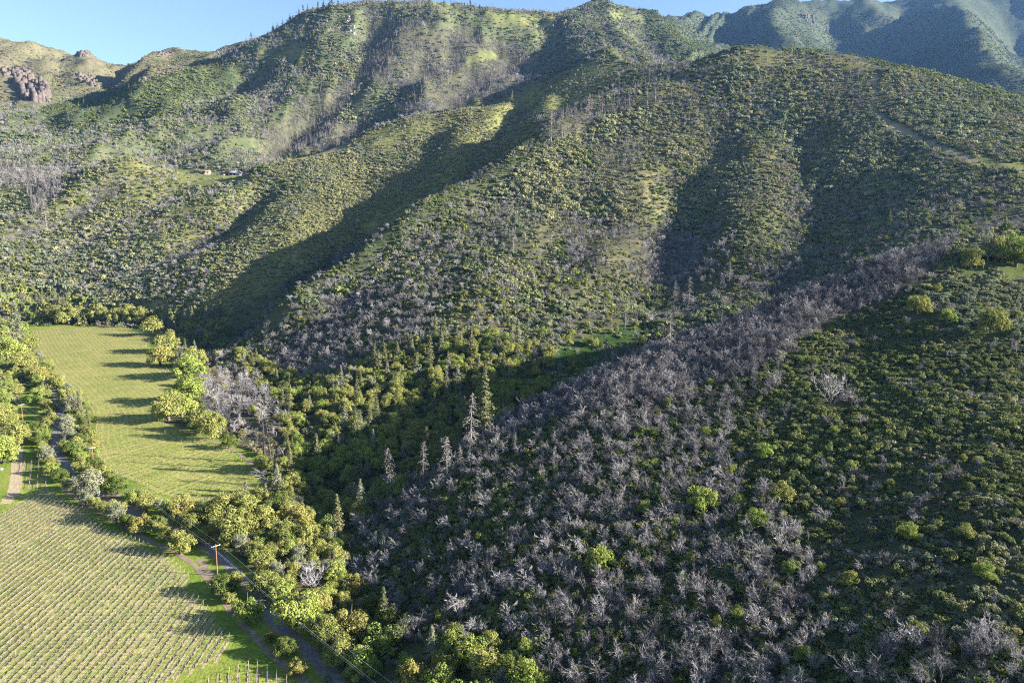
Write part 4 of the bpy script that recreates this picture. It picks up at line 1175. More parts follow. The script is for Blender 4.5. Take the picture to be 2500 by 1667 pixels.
for u, v, w, kd, lab in HAND:
    p = hit(u, v) if v < 1660 else None
    if p is None:
        q = on_floor(u, v) if u < 860 else None
        if q is not None: p = (q[0], q[1], float(ground(*q)))
        else:
            p = None
            dx, dy, dz = ray(u, v); t = 60.
            while ground(dx * t, dy * t) < CAM_Z + dz * t: t *= 1.003
            p = (dx * t, dy * t, float(ground(dx * t, dy * t)))
    depth = p[1] * CP - (p[2] - CAM_Z) * SP
    if w > 0:
        W = (1.22 if u > 130 else 1.0) * w * depth / FPX; key = kd
        f = hr.choice(FORMS[key]); s = W / f['w']
        sz = 1.0 + hr.uniform(-.08, .12)
        nm = {'pine': 'pine_tree', 'grey': 'grey_leaved_tree'}.get(kd, 'oak_tree')
        o = place(f, nm, p, s * sz, hr.uniform(0, 6.28), lab, 'tree', None, 1 / sz)
        NOSCAT.append((p[0], p[1], W * .42)); n_tree['oak'] += 1
    elif kd == 'bigdead':
        f = FORMS['deadround'][0]; place(f, 'dead_tree', p, 84 * depth / FPX / 5, .4, lab, 'dead tree'); n_tree['dead'] += 1; NOSCAT.append((p[0], p[1], 5))
    elif kd == 'whitelimb':
        f = FORMS['deadround'][1]; place(f, 'dead_tree', p, 80 * depth / FPX / 5.5, 1.1, lab, 'dead tree'); n_tree['dead'] += 1; NOSCAT.append((p[0], p[1], 5))
    elif kd == 'charred':
        f = FORMS['charred'][hr.randint(0, 1)]; place(f, 'charred_snag', p, 150 * depth / FPX / 16, hr.uniform(0, 6), lab, 'dead tree'); NOSCAT.append((p[0], p[1], 2))
    elif kd == 'tallpine':
        f = FORMS['grey'][0]; place(f, 'pine_tree', p, 105 * depth / FPX / 8.5, .3, lab, 'tree', None, .62)
for u, v, h, kd, lab in TALL:
    p = hit(u, v)
    if p is None: p = hit(u, v + 6)
    if p is None: continue
    depth = p[1] * CP - (p[2] - CAM_Z) * SP
    key = kd
    f = hr.choice(FORMS[key if depth < 1300 else (key + '_far' if key + '_far' in FORMS else key)])
    s = h * depth / FPX / f['h']
    nm = {'snag': 'dead_conifer', 'conifer': 'fir_tree', 'pine': 'pine_tree', 'charred': 'charred_snag'}[kd]
    place(f, nm, p, s, hr.uniform(0, 6.28), lab, 'dead tree' if kd in ('snag', 'charred') else 'tree', 'skyline conifers' if 'skyline of the big' in lab else None, 1.0 if kd != 'conifer' or depth < 1300 else hr.uniform(1.0, 1.6))
    NOSCAT.append((p[0], p[1], 2.2))
# the oak belt along both sides of the road
RP = on_floor(*np.array(ROAD, float).T); rseg = np.r_[0, np.cumsum(np.hypot(*np.diff(RP, axis=0).T))]
for side, step, off0, words in ((1, 6.0, 5.2, 'wood side'), (-1, 7.0, 4.2, 'vineyard side')):
    cnt = 0
    for s_ in np.arange(rseg[-1] - 22, 4, -step):
        s2 = s_ + hr.uniform(-2, 2); c0_ = np.array([np.interp(s2, rseg, RP[:, 0]), np.interp(s2, rseg, RP[:, 1])]); c1_ = np.array([np.interp(s2 + 2, rseg, RP[:, 0]), np.interp(s2 + 2, rseg, RP[:, 1])])
        dv = (c1_ - c0_) / (np.linalg.norm(c1_ - c0_) + 1e-9); nv = np.array([-dv[1], dv[0]]) * side
        q = c0_ + nv * (off0 + abs(hr.gauss(0, 1.6)))
        uq = float(project(q[0], q[1], float(floor_z(*q)))[0])
        if side == -1 and 470 < uq < 556: continue
        if min(math.hypot(q[0] - n_[0], q[1] - n_[1]) for n_ in NOSCAT) < 3.4: continue
        if inside(on_floor(*np.array(FIELD_FAR, float).T), q[:1], q[1:])[0] or inside(on_floor(*np.array(FIELD_NEAR, float).T), q[:1], q[1:])[0]: continue
        W = hr.uniform(5.2, 9.4); kd = hr.choice(['olive', 'olive', 'bright', 'dark', 'ochre', 'olive', 'grey']); f = hr.choice(FORMS[kd]); cnt += 1
        place(f, 'grey_leaved_tree' if kd == 'grey' else 'oak_tree', (q[0], q[1], float(ground(*q))), W / f['w'], hr.uniform(0, 6.28), ordinal(cnt) + ' small tree filling the belt on the ' + words + ' of the road', 'tree', 'trees along the road')
        NOSCAT.append((q[0], q[1], W * .4)); n_tree['oak'] += 1
NOSCAT = np.array(NOSCAT)

# ------------------------------------------------------------------ wild cover, scattered over the ground by zone (plants per 100 square metres)
DENS = {  # shrub kinds, oak kinds, dead kinds, snag, conifer
 'A_CHAP': dict(shrub_dark=(22, .5, 1.6), shrub_olive=(4.5, .5, 1.5), shrub_green=(4, .5, 1.5), shrub_brown=(3, .5, 1.2), dead=(.8, .35, .8), deadround=(1.3, .25, .7), bright=(.22, .14, .42), olive=(.22, .14, .42)),
 'A_DEAD': dict(shrub_dark=(24, .7, 1.7), shrub_olive=(3, .6, 1.5), shrub_green=(5, .7, 1.6), dead=(6.0, .45, 1.0), deadup=(4.0, .5, 1.05), deadround=(.3, .5, .9), bright=(.8, .2, .6), olive=(.5, .2, .55)),
 'A_CREST': dict(shrub_dark=(14, .4, .9), deadup=(26, .42, .92), dead=(2.5, .45, .85), olive=(.15, .2, .45)),
 'A_RIGHT': dict(shrub_green=(20, .7, 1.9), shrub_olive=(14, .7, 1.8), shrub_dark=(8, .7, 1.7), olive=(.45, .25, .7), bright=(.35, .25, .65), deadround=(.9, .35, .8)),
 'RIP': dict(olive=(1.35, .7, 1.45), bright=(.75, .7, 1.35), ochre=(.35, .6, 1.25), dark=(.25, .6, 1.15), grey=(.16, .6, 1.2), conifer=(.18, .6, 1.25), pine=(.20, .6, 1.25), dead=(.55, .7, 1.3), shrub_dark=(9, .8, 1.8)),
 'RIPLEFT': dict(olive=(.9, .6, 1.2), bright=(.5, .6, 1.2), ochre=(.2, .6, 1.0), shrub_olive=(5, .8, 1.6)),
 'RIPDEAD': dict(dead=(1.3, .8, 1.4), deadup=(1.2, 1.0, 1.6), olive=(.8, .4, 1.0), ochre=(.2, .5, .9), shrub_brown=(8, .8, 1.6)),
 'MEADOW': dict(shrub_green=(1.5, .6, 1.4), shrub_dark=(1.5, .6, 1.4), olive=(.8, .5, 1.0), dead=(.4, .6, 1)),
 'B_LOW': dict(shrub_dark=(2.2, 1.1, 2.9), shrub_green=(2.2, 1.0, 2.7), shrub_olive=(1.8, 1.0, 2.4), dead=(1.5, .6, 1.2), deadround=(.5, .6, 1.1), olive=(.42, .4, 1.0), bright=(.18, .4, .9), ochre=(.1, .4, .7), snag=(.03, .4, .8)),
 'B_DEAD': dict(shrub_dark=(3.5, 1.0, 2.2), shrub_brown=(1.6, .9, 2.0), dead=(3.4, .6, 1.2), deadup=(1.6, .7, 1.2), olive=(.2, .4, .8)),
 'B_UP': dict(shrub_olive=(2.6, 1.0, 3.3), shrub_green=(3.2, 1.0, 3.3), shrub_dark=(2.2, 1.0, 3.3), shrub_brown=(2.4, 1.0, 2.8), dead=(1.3, .5, 1.1), deadround=(1.0, .5, 1.0), olive=(.14, .3, .65)),
 'C': dict(shrub_olive=(7.5, .9, 2.3), shrub_green=(3.2, .9, 2.5), shrub_dark=(.8, 1.0, 2.6), shrub_brown=(1.0, 1.0, 2.4), dead=(.3, .5, 1.0), deadround=(.5, .6, 1.0), olive=(.14, .3, .7)),
 'KNOLL': dict(shrub_olive=(2.8, 1.3, 3.0), shrub_green=(3.8, 1.3, 3.0), shrub_dark=(2.0, 1.2, 3.0), shrub_brown=(1.2, 1.0, 2.4), dead=(.9, .6, 1.4), deadup=(.5, .8, 1.5), deadround=(.5, .6, 1.2), olive=(.60, .5, 1.2), ochre=(.14, .5, 1.1), bright=(.16, .5, 1.1), dark=(.40, .5, 1.2)),
 'RAV': dict(shrub_dark=(3, 1.1, 2.4), shrub_green=(1.5, 1.0, 2.2), dead=(2.2, .6, 1.2), deadup=(2, .6, 1.1), dark=(.3, .4, .8)),
 'D': dict(shrub_green=(2.4, 1.8, 4.2), shrub_olive=(.7, 1.8, 4.0), shrub_dark=(1.2, 1.8, 4.0), shrub_brown=(.5, 1.5, 3.2), olive=(.20, .6, 1.3), dark=(.36, .6, 1.5), dead=(.5, .9, 1.7), deadup=(.5, .9, 1.7), snag=(.34, .5, 1.1), conifer=(.03, .5, .9)),
 'DARKD': dict(shrub_dark=(2.0, 1.6, 3.2), dark=(.9, .6, 1.2), olive=(.3, .6, 1.2), conifer=(.18, .5, .9), snag=(.08, .5, .9)),
 'SNAG': dict(snag=(2.3, .5, 1.15), deadup=(1.8, .9, 1.9), shrub_green=(1.6, 1.4, 2.8), shrub_dark=(.8, 1.4, 2.6), dark=(.1, .5, 1)),
 'HGRASS': dict(shrub_green=(.5, 1, 2.6), shrub_olive=(.4, 1, 2.4), olive=(.04, .5, .9)),
 'E': dict(shrub_brown=(1.2, 1.2, 2.8), shrub_dark=(.8, 1.2, 3.2), shrub_olive=(.3, 1.2, 2.6), shrub_green=(.4, 1.4, 3.2), dark=(.02, .5, .9)),
 'CLIFF': dict(shrub_brown=(.1, 1, 2)),
 'F': dict(shrub_dark=(2.2, 1.5, 3.6), shrub_green=(.5, 1.5, 3.2), snag=(.04, .5, .9), dark=(.08, .6, 1.2), conifer=(.01, .5, .9)),  # mostly dark shrubs, their colour stands in for the slopes' shade
 'DIRT': dict(), 'GRASS': dict(), 'FIELD': dict()}
sr = np.random.default_rng(77)
rec = {k: [] for k in ('sp', 'x', 'y', 's', 'zn')}
SPN = []
for zd in DENS.values():
    for k in zd:
        if k not in SPN: SPN.append(k)
for r0, r1, sp_ in [(85, 270, 1.5), (270, 520, 1.9), (520, 1080, 2.7), (1080, 1760, 4.6), (1760, 2500, 5.8), (2500, 3800, 9.0)]:
    half = math.radians(43)
    xs = np.arange(-r1 * math.sin(half), r1 * math.sin(half), sp_); ys = np.arange(r0 * math.cos(half) * .9, r1, sp_)
    X, Y = np.meshgrid(xs, ys); X = (X + sr.uniform(-.5, .5, X.shape) * sp_).ravel(); Y = (Y + sr.uniform(-.5, .5, Y.shape) * sp_).ravel()
    R = np.hypot(X, Y); k = (R >= r0) & (R < r1) & (np.abs(np.arctan2(X, Y)) < half); X, Y, R = X[k], Y[k], R[k]
    Z = ground(X, Y); zn, u, v, d = zone_at(X, Y, Z)
    ok = (u > -230) & (u < 2730) & (v < 1990)
    X, Y, Z, zn = X[ok], Y[ok], Z[ok], zn[ok]
    R_ = R[ok]
    patch = fbm(X / (14 + R[ok] * .03), Y / (14 + R[ok] * .03), 61, 3)
    for zname, tab in DENS.items():
        m_ = np.flatnonzero(zn == ZI[zname])
        if not len(m_) or not tab: continue
        items = sorted(tab.items(), key=lambda t: t[0].startswith('shrub')); pr = np.array([t[1][0] for t in items]) * sp_ * sp_ / 100.
        small = np.array([t[0].startswith('shrub') for t in items])
        if pr.sum() > 1: pr[small] *= max(0.05, (1 - pr[~small].sum())) / pr[small].sum()
        xm, ym = X[m_], Y[m_]
        big = fbm(xm / (60 + .05 * R_[m_]), ym / (60 + .05 * R_[m_]), 161, 2); fin = patch[m_]
        PRM = np.tile(pr, (len(m_), 1))
        for a_, (nm_, _) in enumerate(items):       # each kind keeps to its own patches
            w_ = fbm(xm / (34 + .03 * R_[m_]), ym / (34 + .03 * R_[m_]), 200 + SPN.index(nm_), 2)
            PRM[:, a_] *= np.clip(1 + (w_ - .5) * (4.5 if small[a_] else 2.4) * (.5 if zname[:2] == 'A_' else 1), .5 if zname[:2] == 'A_' else .38, 2.2)
        e_ = 16 + .014 * R_[m_]; zc = Z[m_]; hol = (ground(xm + e_, ym) + ground(xm - e_, ym) + ground(xm, ym + e_) + ground(xm, ym - e_)) / 4 - zc   # > 0 in hollows and gullies
        hol = np.clip(hol / (1.2 + .0022 * R_[m_]), -1, 1.6) * (0 if zname[:2] in ('A_', 'RI') else 1)
        PRM[:, ~small] *= np.clip(1 + 1.1 * hol, .35, 2.8)[:, None]
        dens_mod = np.clip(1.1 + (fin - .5) * 3.0 + (big - .5) * 1.6, .9 if zname[:2] == 'A_' else .85, 1.9)
        PRM[:, small] *= dens_mod[:, None]
        cum = np.cumsum(PRM, 1)
        q = sr.random(len(m_))
        c_ = (q[:, None] >= cum).sum(1); hitm = c_ < len(items)
        vig = np.clip(.72 + (fin - .4) * 1.3 + .28 * hol, .85 if zname[:2] == 'A_' else .65, 1.5)[hitm]
        ii = m_[hitm]; cc = c_[hitm]
        lo = np.array([t[1][1] for t in items])[cc]; hi = np.array([t[1][2] for t in items])[cc]
        sc_ = (lo + (hi - lo) * sr.random(len(ii)) ** 1.5) * np.where(small[cc], vig * 1.12, 1)
        rec['sp'].append(np.array([SPN.index(t[0]) for t in items])[cc]); rec['x'].append(X[ii]); rec['y'].append(Y[ii]); rec['s'].append(sc_); rec['zn'].append(zn[ii])
sp = np.concatenate(rec['sp']); px_ = np.concatenate(rec['x']); py_ = np.concatenate(rec['y']); ps = np.concatenate(rec['s']); pz = ground(px_, py_); pzn = np.concatenate(rec['zn'])
# keep the hand-set trees, the fields, the road and the houses clear
bad = np.zeros(len(sp), bool)
for x, y, r in NOSCAT:
    bad |= (np.abs(px_ - x) < r) & (np.abs(py_ - y) < r)
for pl in (ROAD, TRACK):
    P = on_floor(*np.array(pl, float).T); bad |= (seg_dist(P, px_, py_, False) < 3.2)
for pl in (FIELD_FAR, FIELD_NEAR):
    P = on_floor(*np.array(pl, float).T); bad |= inside(P, px_, py_)
for u, v in ((492, 425), (563, 430)):
    hp = hit(u, v); bad |= (np.abs(px_ - hp[0]) < 19) & (py_ > hp[1] - 9) & (py_ < hp[1] + 12)
# drop what stays far below the line of sight behind a hill
hts = np.array([FORMS[n][0]['h'] for n in SPN])[sp] * ps
occ = np.zeros(len(sp), bool); occ_far = np.zeros(len(sp), bool)
for k in np.linspace(.12, .985, 44):
    gz = ground(px_ * k, py_ * k)
    line = CAM_Z + (pz + hts - CAM_Z) * k
    occ |= gz > line + .2; occ_far |= gz > line + (14 * k + 2)
good = ~bad & ~occ_far
sp, px_, py_, pz, ps, pzn, occ, hts = sp[good], px_[good], py_[good], pz[good], ps[good], pzn[good], occ[good], hts[good]
uu, vv, dd = project(px_, py_, pz + hts * .5)
inview = (uu > 0) & (uu < 2500) & (vv > 0) & (vv < 1667) & ~occ
apparent = hts / dd
rot = sr.uniform(0, 2 * np.pi, len(sp))
isdead = np.isin(sp, [SPN.index(k) for k in ('dead',)])
rot[isdead] = sr.normal(.15, .45, isdead.sum())          # the burnt stems lean down the slope, to the valley
tilt = sr.normal(0, .07, (len(sp), 2))
FAM = {'oak': ('olive', 'bright', 'dark', 'ochre', 'grey'), 'dead': ('dead', 'deadup', 'deadround'), 'shrub': ('shrub_dark', 'shrub_olive', 'shrub_green', 'shrub_brown'), 'snag': ('snag',), 'conifer': ('conifer', 'pine')}
LIM = {'oak': 300 - n_tree['oak'], 'dead': 300 - n_tree['dead'], 'shrub': 300, 'snag': 40, 'conifer': 60}
NAMEK = {'olive': 'olive-green', 'bright': 'bright green', 'dark': 'dark green', 'ochre': 'tawny yellow', 'grey': 'grey-green'}
ZWORD = {'A_CHAP': 'on the open dark shrub slope at the right', 'A_DEAD': 'in the grey dead stand on the near slope', 'A_CREST': 'in the dense grey thicket along the near crest', 'A_RIGHT': 'on the sunlit shoulder at the right edge',
         'RIP': 'in the valley wood beside the creek', 'RIPLEFT': 'at the left edge of the valley floor', 'RIPDEAD': 'in the grey thicket beside the far vineyard', 'MEADOW': 'in the small shaded meadow', 'B_LOW': 'on the lower face of the middle hill',
         'B_DEAD': 'in the dead patch of the middle hill', 'B_UP': 'on the upper face of the middle hill', 'C': 'on the lit spur behind', 'KNOLL': 'on the knoll below the houses', 'RAV': 'in the shaded ravine', 'D': 'on the big mountain', 'DARKD': 'on the dark shoulder of the big mountain',
         'SNAG': 'in a grey burnt stand on the big mountain', 'HGRASS': 'in a hillside grass patch', 'E': 'on the far left ridge', 'CLIFF': 'at the far cliff', 'F': 'on the far blue mountain', 'DIRT': 'on the ridge trail', 'GRASS': 'in the grass', 'FIELD': 'in the field'}
single = np.zeros(len(sp), bool)
MARKS = []
for row in HAND + TALL:
    lab_ = row[4]
    if len(lab_.split()) <= 9 and 'skyline' not in lab_:
        MARKS.append((row[0], row[1] - 15, lab_))
MU = np.array([(q[0], q[1]) for q in MARKS]); USED = {}
def mark_label(kind, u, v):
    d2 = (MU[:, 0] - u) ** 2 + ((MU[:, 1] - v) * 1.0) ** 2; k = int(np.argmin(d2))
    du, dv = u - MU[k, 0], v - MU[k, 1]
    if math.hypot(du, dv) > 330: return None
    w_ = ('right of' if du > 0 else 'left of') if abs(du) > abs(dv) else ('below' if dv > 0 else 'above')
    return [kind, w_, MARKS[k][2], math.hypot(du, dv)]
for fam, kinds in FAM.items():
    ids = np.flatnonzero(np.isin(sp, [SPN.index(k) for k in kinds]) & inview)
    ids = ids[np.argsort(-apparent[ids])][:LIM[fam]]
    single[ids] = True
    PEND = []
    for i in ids:
        k = SPN[sp[i]]; f = FORMS[k][int(sr.integers(0, len(FORMS[k])))]; zw = ZWORD[ZN[pzn[i]]]
        if fam == 'oak': nm, lab, cat = ('grey_leaved_tree' if k == 'grey' else 'oak_tree'), NAMEK[k] + ' leafy tree ' + zw, 'tree'
        elif fam == 'dead': nm, cat = 'dead_tree', 'dead tree'; lab = {'dead': 'bare grey tree leaning downhill ', 'deadup': 'thin upright bare grey tree ', 'deadround': 'low bushy bare grey tree '}[k] + zw
        elif fam == 'shrub': nm, cat = 'shrub', 'shrub'; lab = {'shrub_dark': 'dark green shrub ', 'shrub_olive': 'olive shrub ', 'shrub_green': 'green shrub ', 'shrub_brown': 'brownish shrub '}[k] + zw
        elif fam == 'snag': nm, cat, lab = 'dead_conifer', 'dead tree', 'bare grey conifer snag ' + zw
        else: nm, cat, lab = ('pine_tree' if k == 'pine' else 'fir_tree'), 'tree', ('grey-green pine ' if k == 'pine' else 'dark conifer ') + zw
        o_ = place(f, nm, (px_[i], py_[i], pz[i] - .05), ps[i], float(rot[i]), lab, cat, cat + 's ' + zw)
        ml = mark_label({'olive': 'olive tree', 'bright': 'bright green tree', 'dark': 'dark green tree', 'ochre': 'tawny tree', 'grey': 'grey-green tree', 'dead': 'leaning bare tree', 'deadup': 'upright bare tree', 'deadround': 'bushy bare tree', 'shrub_dark': 'dark shrub', 'shrub_olive': 'olive shrub', 'shrub_green': 'green shrub', 'shrub_brown': 'brown shrub', 'snag': 'bare snag', 'conifer': 'dark conifer', 'pine': 'grey-green pine'}[k], uu[i], vv[i])
        if ml: PEND.append((ml, o_))
    for ml, o_ in sorted(PEND, key=lambda q: q[0][3]):
        key = tuple(ml[:3]); USED[key] = USED.get(key, 0) + 1
        o_['label'] = ('nearest ' if USED[key] == 1 else ordinal(USED[key]) + ' ') + ml[0] + ' ' + ml[1] + ' the ' + ml[2]
# everything else of a kind: one object that carries the rest
def stuff_of(name, label, sel, kinds):
    ids = np.flatnonzero(sel)
    if not len(ids): return
    coll = bpy.data.collections.new(name + '_forms'); pick_of = {}; n = 0
    for k in kinds:
        for lod in (0, 1):
            key = k + '_far' if (lod and k + '_far' in FORMS) else ({'deadup': 'dead_far', 'deadround': 'dead_far'}.get(k, k) if lod else k)
            lst = []
            for f in FORMS[key]:
                if len(f['parts']) == 1: me_ = f['parts'][0][1]
                else:
                    me_ = JOINED.get(id(f))
                    if me_ is None:
                        b0 = [p[1] for p in f['parts']]
                        VV, FF, MI, LV = [], [], [], []; off = 0
                        for mi, q in enumerate(b0):
                            a = np.empty(len(q.vertices) * 3, np.float32); q.vertices.foreach_get('co', a)
                            b_ = np.empty(len(q.loops), np.int32); q.loops.foreach_get('vertex_index', b_)
                            VV.append(a.reshape(-1, 3)); FF.append(b_.reshape(-1, 4) + off); MI.append(np.full(len(q.polygons), mi)); off += len(q.vertices)
                            if 'lv' in q.attributes:
                                l_ = np.empty(len(q.vertices), np.float32); q.attributes['lv'].data.foreach_get('value', l_)
                            else: l_ = np.zeros(len(q.vertices), np.float32)
                            LV.append(l_)
                        me_ = mesh_np('whole', np.concatenate(VV), np.concatenate(FF), [q.materials[0] for q in b0], attr={'lv': np.concatenate(LV)})
                        me_.polygons.foreach_set('material_index', np.concatenate(MI).astype(np.int32)); JOINED[id(f)] = me_
                o = bpy.data.objects.new('form_%03d' % n, me_); coll.objects.link(o); lst.append(n); n += 1
            pick_of[(k, lod)] = lst
    lodm = (dd[ids] > np.where(np.isin(sp[ids], [SPN.index(q) for q in FAM['shrub']]), 330, 560)).astype(int)
    pk = np.zeros(len(ids), np.int32)
    for k in kinds:
        for lod in (0, 1):
            m_ = (sp[ids] == SPN.index(k)) & (lodm == lod)
            pk[m_] = np.array(pick_of[(k, lod)])[sr.integers(0, len(pick_of[(k, lod)]), m_.sum())]
    me_ = bpy.data.meshes.new(name)
    me_.vertices.add(len(ids)); me_.vertices.foreach_set('co', np.stack([px_[ids], py_[ids], pz[ids] - .05], 1).astype(np.float32).ravel())
    a = me_.attributes.new('pick', 'INT', 'POINT'); a.data.foreach_set('value', pk)
    a = me_.attributes.new('rot', 'FLOAT_VECTOR', 'POINT'); a.data.foreach_set('vector', np.stack([tilt[ids, 0], tilt[ids, 1], rot[ids]], 1).astype(np.float32).ravel())
    sv = ps[ids][:, None] * np.stack([sr.uniform(.85, 1.2, len(ids)), sr.uniform(.85, 1.2, len(ids)), sr.uniform(.8, 1.2, len(ids))], 1)
    a = me_.attributes.new('scl', 'FLOAT_VECTOR', 'POINT'); a.data.foreach_set('vector', sv.astype(np.float32).ravel())
    me_.update()
    o = obj(name, me_); tag(o, label, name.replace('_', ' '), kind='stuff')
    ng = bpy.data.node_groups.new(name, 'GeometryNodeTree')
    ng.interface.new_socket('Geometry', in_out='INPUT', socket_type='NodeSocketGeometry'); ng.interface.new_socket('Geometry', in_out='OUTPUT', socket_type='NodeSocketGeometry')
    N = ng.nodes; L = ng.links
    gi = N.new('NodeGroupInput'); go = N.new('NodeGroupOutput'); ip = N.new('GeometryNodeInstanceOnPoints'); ci = N.new('GeometryNodeCollectionInfo')
    ci.inputs['Collection'].default_value = coll; ci.inputs['Separate Children'].default_value = True; ci.inputs['Reset Children'].default_value = True
    def na(nm, ty):
        q = N.new('GeometryNodeInputNamedAttribute'); q.data_type = ty; q.inputs['Name'].default_value = nm
        return [s for s in q.outputs if s.enabled and s.name == 'Attribute'][0]
    er = N.new('FunctionNodeEulerToRotation'); L.new(na('rot', 'FLOAT_VECTOR'), er.inputs[0])
    ip.inputs['Pick Instance'].default_value = True
    L.new(gi.outputs[0], ip.inputs['Points']); L.new(ci.outputs[0], ip.inputs['Instance']); L.new(na('pick', 'INT'), ip.inputs['Instance Index']); L.new(er.outputs[0], ip.inputs['Rotation']); L.new(na('scl', 'FLOAT_VECTOR'), ip.inputs['Scale'])
    L.new(ip.outputs[0], go.inputs[0])
    md = o.modifiers.new('plants', 'NODES'); md.node_group = ng
JOINED = {}
LABS = {'shrub': ('chaparral', 'low green and olive chaparral covering all the hillsides'), 'oak': ('woodland', 'far mass of leafy oaks dotted over the hills'), 'dead': ('dead_thicket', 'mass of bare grey burnt trees over the slopes'), 'snag': ('snag_stand', 'grey stands of burnt conifers on the big mountain'), 'conifer': ('conifer_stand', 'scattered far conifers on the mountains')}
for fam, kinds in FAM.items():
    kinds = [k for k in kinds if k in SPN]
    stuff_of(LABS[fam][0], LABS[fam][1], np.isin(sp, [SPN.index(k) for k in kinds]) & ~single, kinds)
print('scattered', len(sp), {k: int(np.isin(sp, [SPN.index(q) for q in FAM[k]]).sum()) for k in FAM})

# ------------------------------------------------------------------ fallen logs and boulders
lg = np.random.default_rng(9)
for k, (u, v, L, a, lab) in enumerate([(1640,1235,46,.5,'long pale fallen log at the left of the log clearing'),(1830,1118,50,.05,'level fallen log below the bright green tree'),(1840,1150,34,1.6,'short log lying downslope under the level one'),(1945,1100,40,1.2,'upper log of the fan of fallen stems'),(1960,1095,36,.8,'second log of the fan of fallen stems'),(1935,1085,38,1.5,'third log of the fan of fallen stems'),(2020,1130,40,.6,'thin log right of the fan of fallen stems'),(1980,1185,44,2.9,'curved pale log under the olive column tree'),(1740,1205,36,2.8,'log behind the rounded green cluster'),(1890,1365,30,1.5,'upright leaning log on the slope border'),(2320,1500,36,2.6,'dark log on the lower shrub slope'),(2330,1530,30,.9,'forked log on the lower shrub slope'),(1660,1180,30,.9,'leaning log left of the clearing')]):
    p = hit(u, v); depth = p[1] * CP - (p[2] - CAM_Z) * SP; Lm = L * depth / FPX
    q = [(p[0] + math.cos(a) * Lm * t, p[1] + math.sin(a) * Lm * t * 1.6) for t in (-.5, 0, .5)]
    pts = [(x - p[0], y - p[1], float(ground(x, y)) - p[2] + .45 + lg.normal() * .1) for x, y in q]
    g = Geo(); g.add(*tube(pts, [.16, .13, .06], 6))
    for j in range(4):
        t = lg.uniform(.2, .9); b = np.array(pts[0]) + (np.array(pts[2]) - np.array(pts[0])) * t; dv = lg.normal(size=3); dv[2] = abs(dv[2]); g.add(*tube([b, b + dv * .5, b + dv * .9], [.05, .035, .015], 4))
    o = obj('fallen_log', g.mesh('fallen_log', [M['snagwood']], True)); o.location = p; tag(o, lab, 'log', 'fallen logs on the near slope')
def boulder(u, v, w, lab, mat='rock'):
    p = hit(u, v); depth = p[1] * CP - (p[2] - CAM_Z) * SP; r = w * depth / FPX / 2
    a = np.linspace(0, 2 * np.pi, 11)[:-1]; z = np.array([-.6, -.1, .45, .85, 1.0]); rad = np.array([.9, 1.0, .9, .6, .15])
    V = np.array([(math.cos(t) * q, math.sin(t) * q, h) for h, q in zip(z, rad) for t in a]) * (1 + lg.uniform(-.18, .18, (50, 1))) * r
    i = np.arange(50).reshape(5, 10); j = np.roll(i, -1, 1)
    F = np.concatenate([np.stack([i[:-1], j[:-1], j[1:], i[1:]], -1).reshape(-1, 4), [[40, 41, 42, 43], [40, 43, 44, 49], [44, 45, 46, 49], [46, 47, 48, 49]]])
    o = obj('boulder', mesh_np('boulder', V, F, [M[mat]])); o.location = p; tag(o, lab, 'boulder')
def cliff(name, px, n, w, h, lab, mat):
    """broken rock face: upright faceted columns standing out of the slope"""
    g = Geo(); P = []
    xs = [q[0] for q in px]; ys = [q[1] for q in px]
    while len(P) < n:
        u = lg.uniform(min(xs), max(xs)); v = lg.uniform(min(ys), max(ys))
        if inside(px, np.array([u]), np.array([v]))[0]:
            p = hit(u, v)
            if p: P.append(p)
    o0 = np.array(P).mean(0)
    for p in P:
        r = w * lg.uniform(.5, 1.2); hh = h * lg.uniform(.4, 1.1); a = np.linspace(0, 2 * np.pi, 7)[:-1] + lg.uniform(0, 1)
        rows = []
        for q, z in ((1.15, -h), (1.05, 0), (.98, hh * .6), (.85, hh * .95), (.5, hh)):
            rr = r * q * lg.uniform(.8, 1.2, 6)
            rows.append(np.stack([p[0] + np.cos(a) * rr * 1.1, p[1] + np.sin(a) * rr, np.full(6, p[2] + z) + lg.normal(size=6) * h * .05], 1))
        V = np.concatenate(rows) - o0; i = np.arange(30).reshape(5, 6); j = np.roll(i, -1, 1)
        g.add(V, np.concatenate([np.stack([i[:-1], j[:-1], j[1:], i[1:]], -1).reshape(-1, 4), [[24, 25, 26, 27], [24, 27, 28, 29]]]))
    o = obj(name, g.mesh(name, [M[mat]])); o.location = o0; tag(o, lab, kind='structure')
M['redrock'] = plain_mat('red_rock', (.060, .048, .042), (.125, .098, .080), .95, .12)
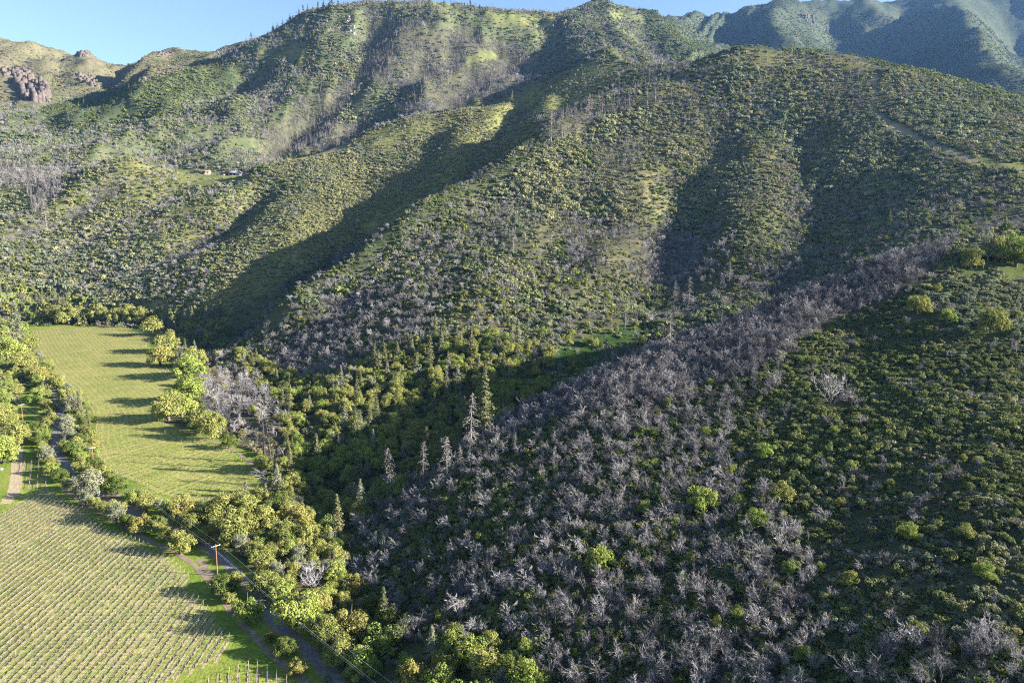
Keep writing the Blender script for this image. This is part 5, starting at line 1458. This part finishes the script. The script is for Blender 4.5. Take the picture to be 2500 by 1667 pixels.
cliff('rock_cliff', [(40,208),(85,203),(118,225),(120,250),(85,252),(55,242)], 80, 6.5, 26, 'reddish brown cliff low on the far left ridge', 'redrock')
cliff('rock_cliff', [(0,170),(60,172),(95,190),(60,192),(0,182)], 44, 5.0, 8.8, 'dark rock band above the reddish cliff', 'redrock')
cliff('rock_cliff', [(180,180),(235,190),(240,215),(190,205)], 36, 5.0, 8.8, 'broken rocks in the gully of the far left ridge', 'redrock')
cliff('rock_outcrop', [(192,128),(214,126),(222,138),(190,138)], 20, 6.5, 6.6, 'rounded rock knob on the skyline of the far left ridge', 'redrock')
cliff('rock_outcrop', [(385,126),(420,122),(424,132),(386,136)], 16, 4.5, 4.4, 'low rocks on the skyline right of the rounded knob', 'redrock')
cliff('rock_outcrop', [(1955,35),(1995,45),(1985,66),(1960,55)], 20, 5.5, 8.8, 'red rocks right of the lit rib on the far blue mountain', 'redrock')
cliff('rock_outcrop', [(1365,45),(1400,50),(1390,72),(1350,66)], 20, 4.5, 6.6, 'red rocks left of the grassy peak', 'redrock')
cliff('rock_outcrop', [(845,38),(870,55),(865,85),(850,75)], 18, 3.0, 3.9, 'pale rock scar near the top of the big mountain', 'rock')
boulder(873, 540, 11, 'lone grey boulder beside the big ravine shadow')
boulder(6, 1128, 8, 'upper white boulder in the grass at the left edge')
boulder(3, 1146, 10, 'lower white boulder in the grass at the left edge')


# ------------------------------------------------------------------ hazy air round the whole place
g = Geo(); g.box(-6600, 6600, -6600, 6600, float(GZ.min()) - 2, float(GZ.max()) + 60)
hm = bpy.data.materials.new('haze_air'); hm.use_nodes = True
hn = hm.node_tree; hn.nodes.clear(); ho = hn.nodes.new('ShaderNodeOutputMaterial'); pv = hn.nodes.new('ShaderNodeVolumePrincipled')
pv.inputs['Color'].default_value = (.24, .48, 1.0, 1); pv.inputs['Density'].default_value = HAZE; pv.inputs['Anisotropy'].default_value = .2
hn.links.new(pv.outputs[0], ho.inputs['Volume'])
tag(obj('haze', g.mesh('haze', [hm])), 'thin blue haze filling the valley air', 'haze', kind='stuff')
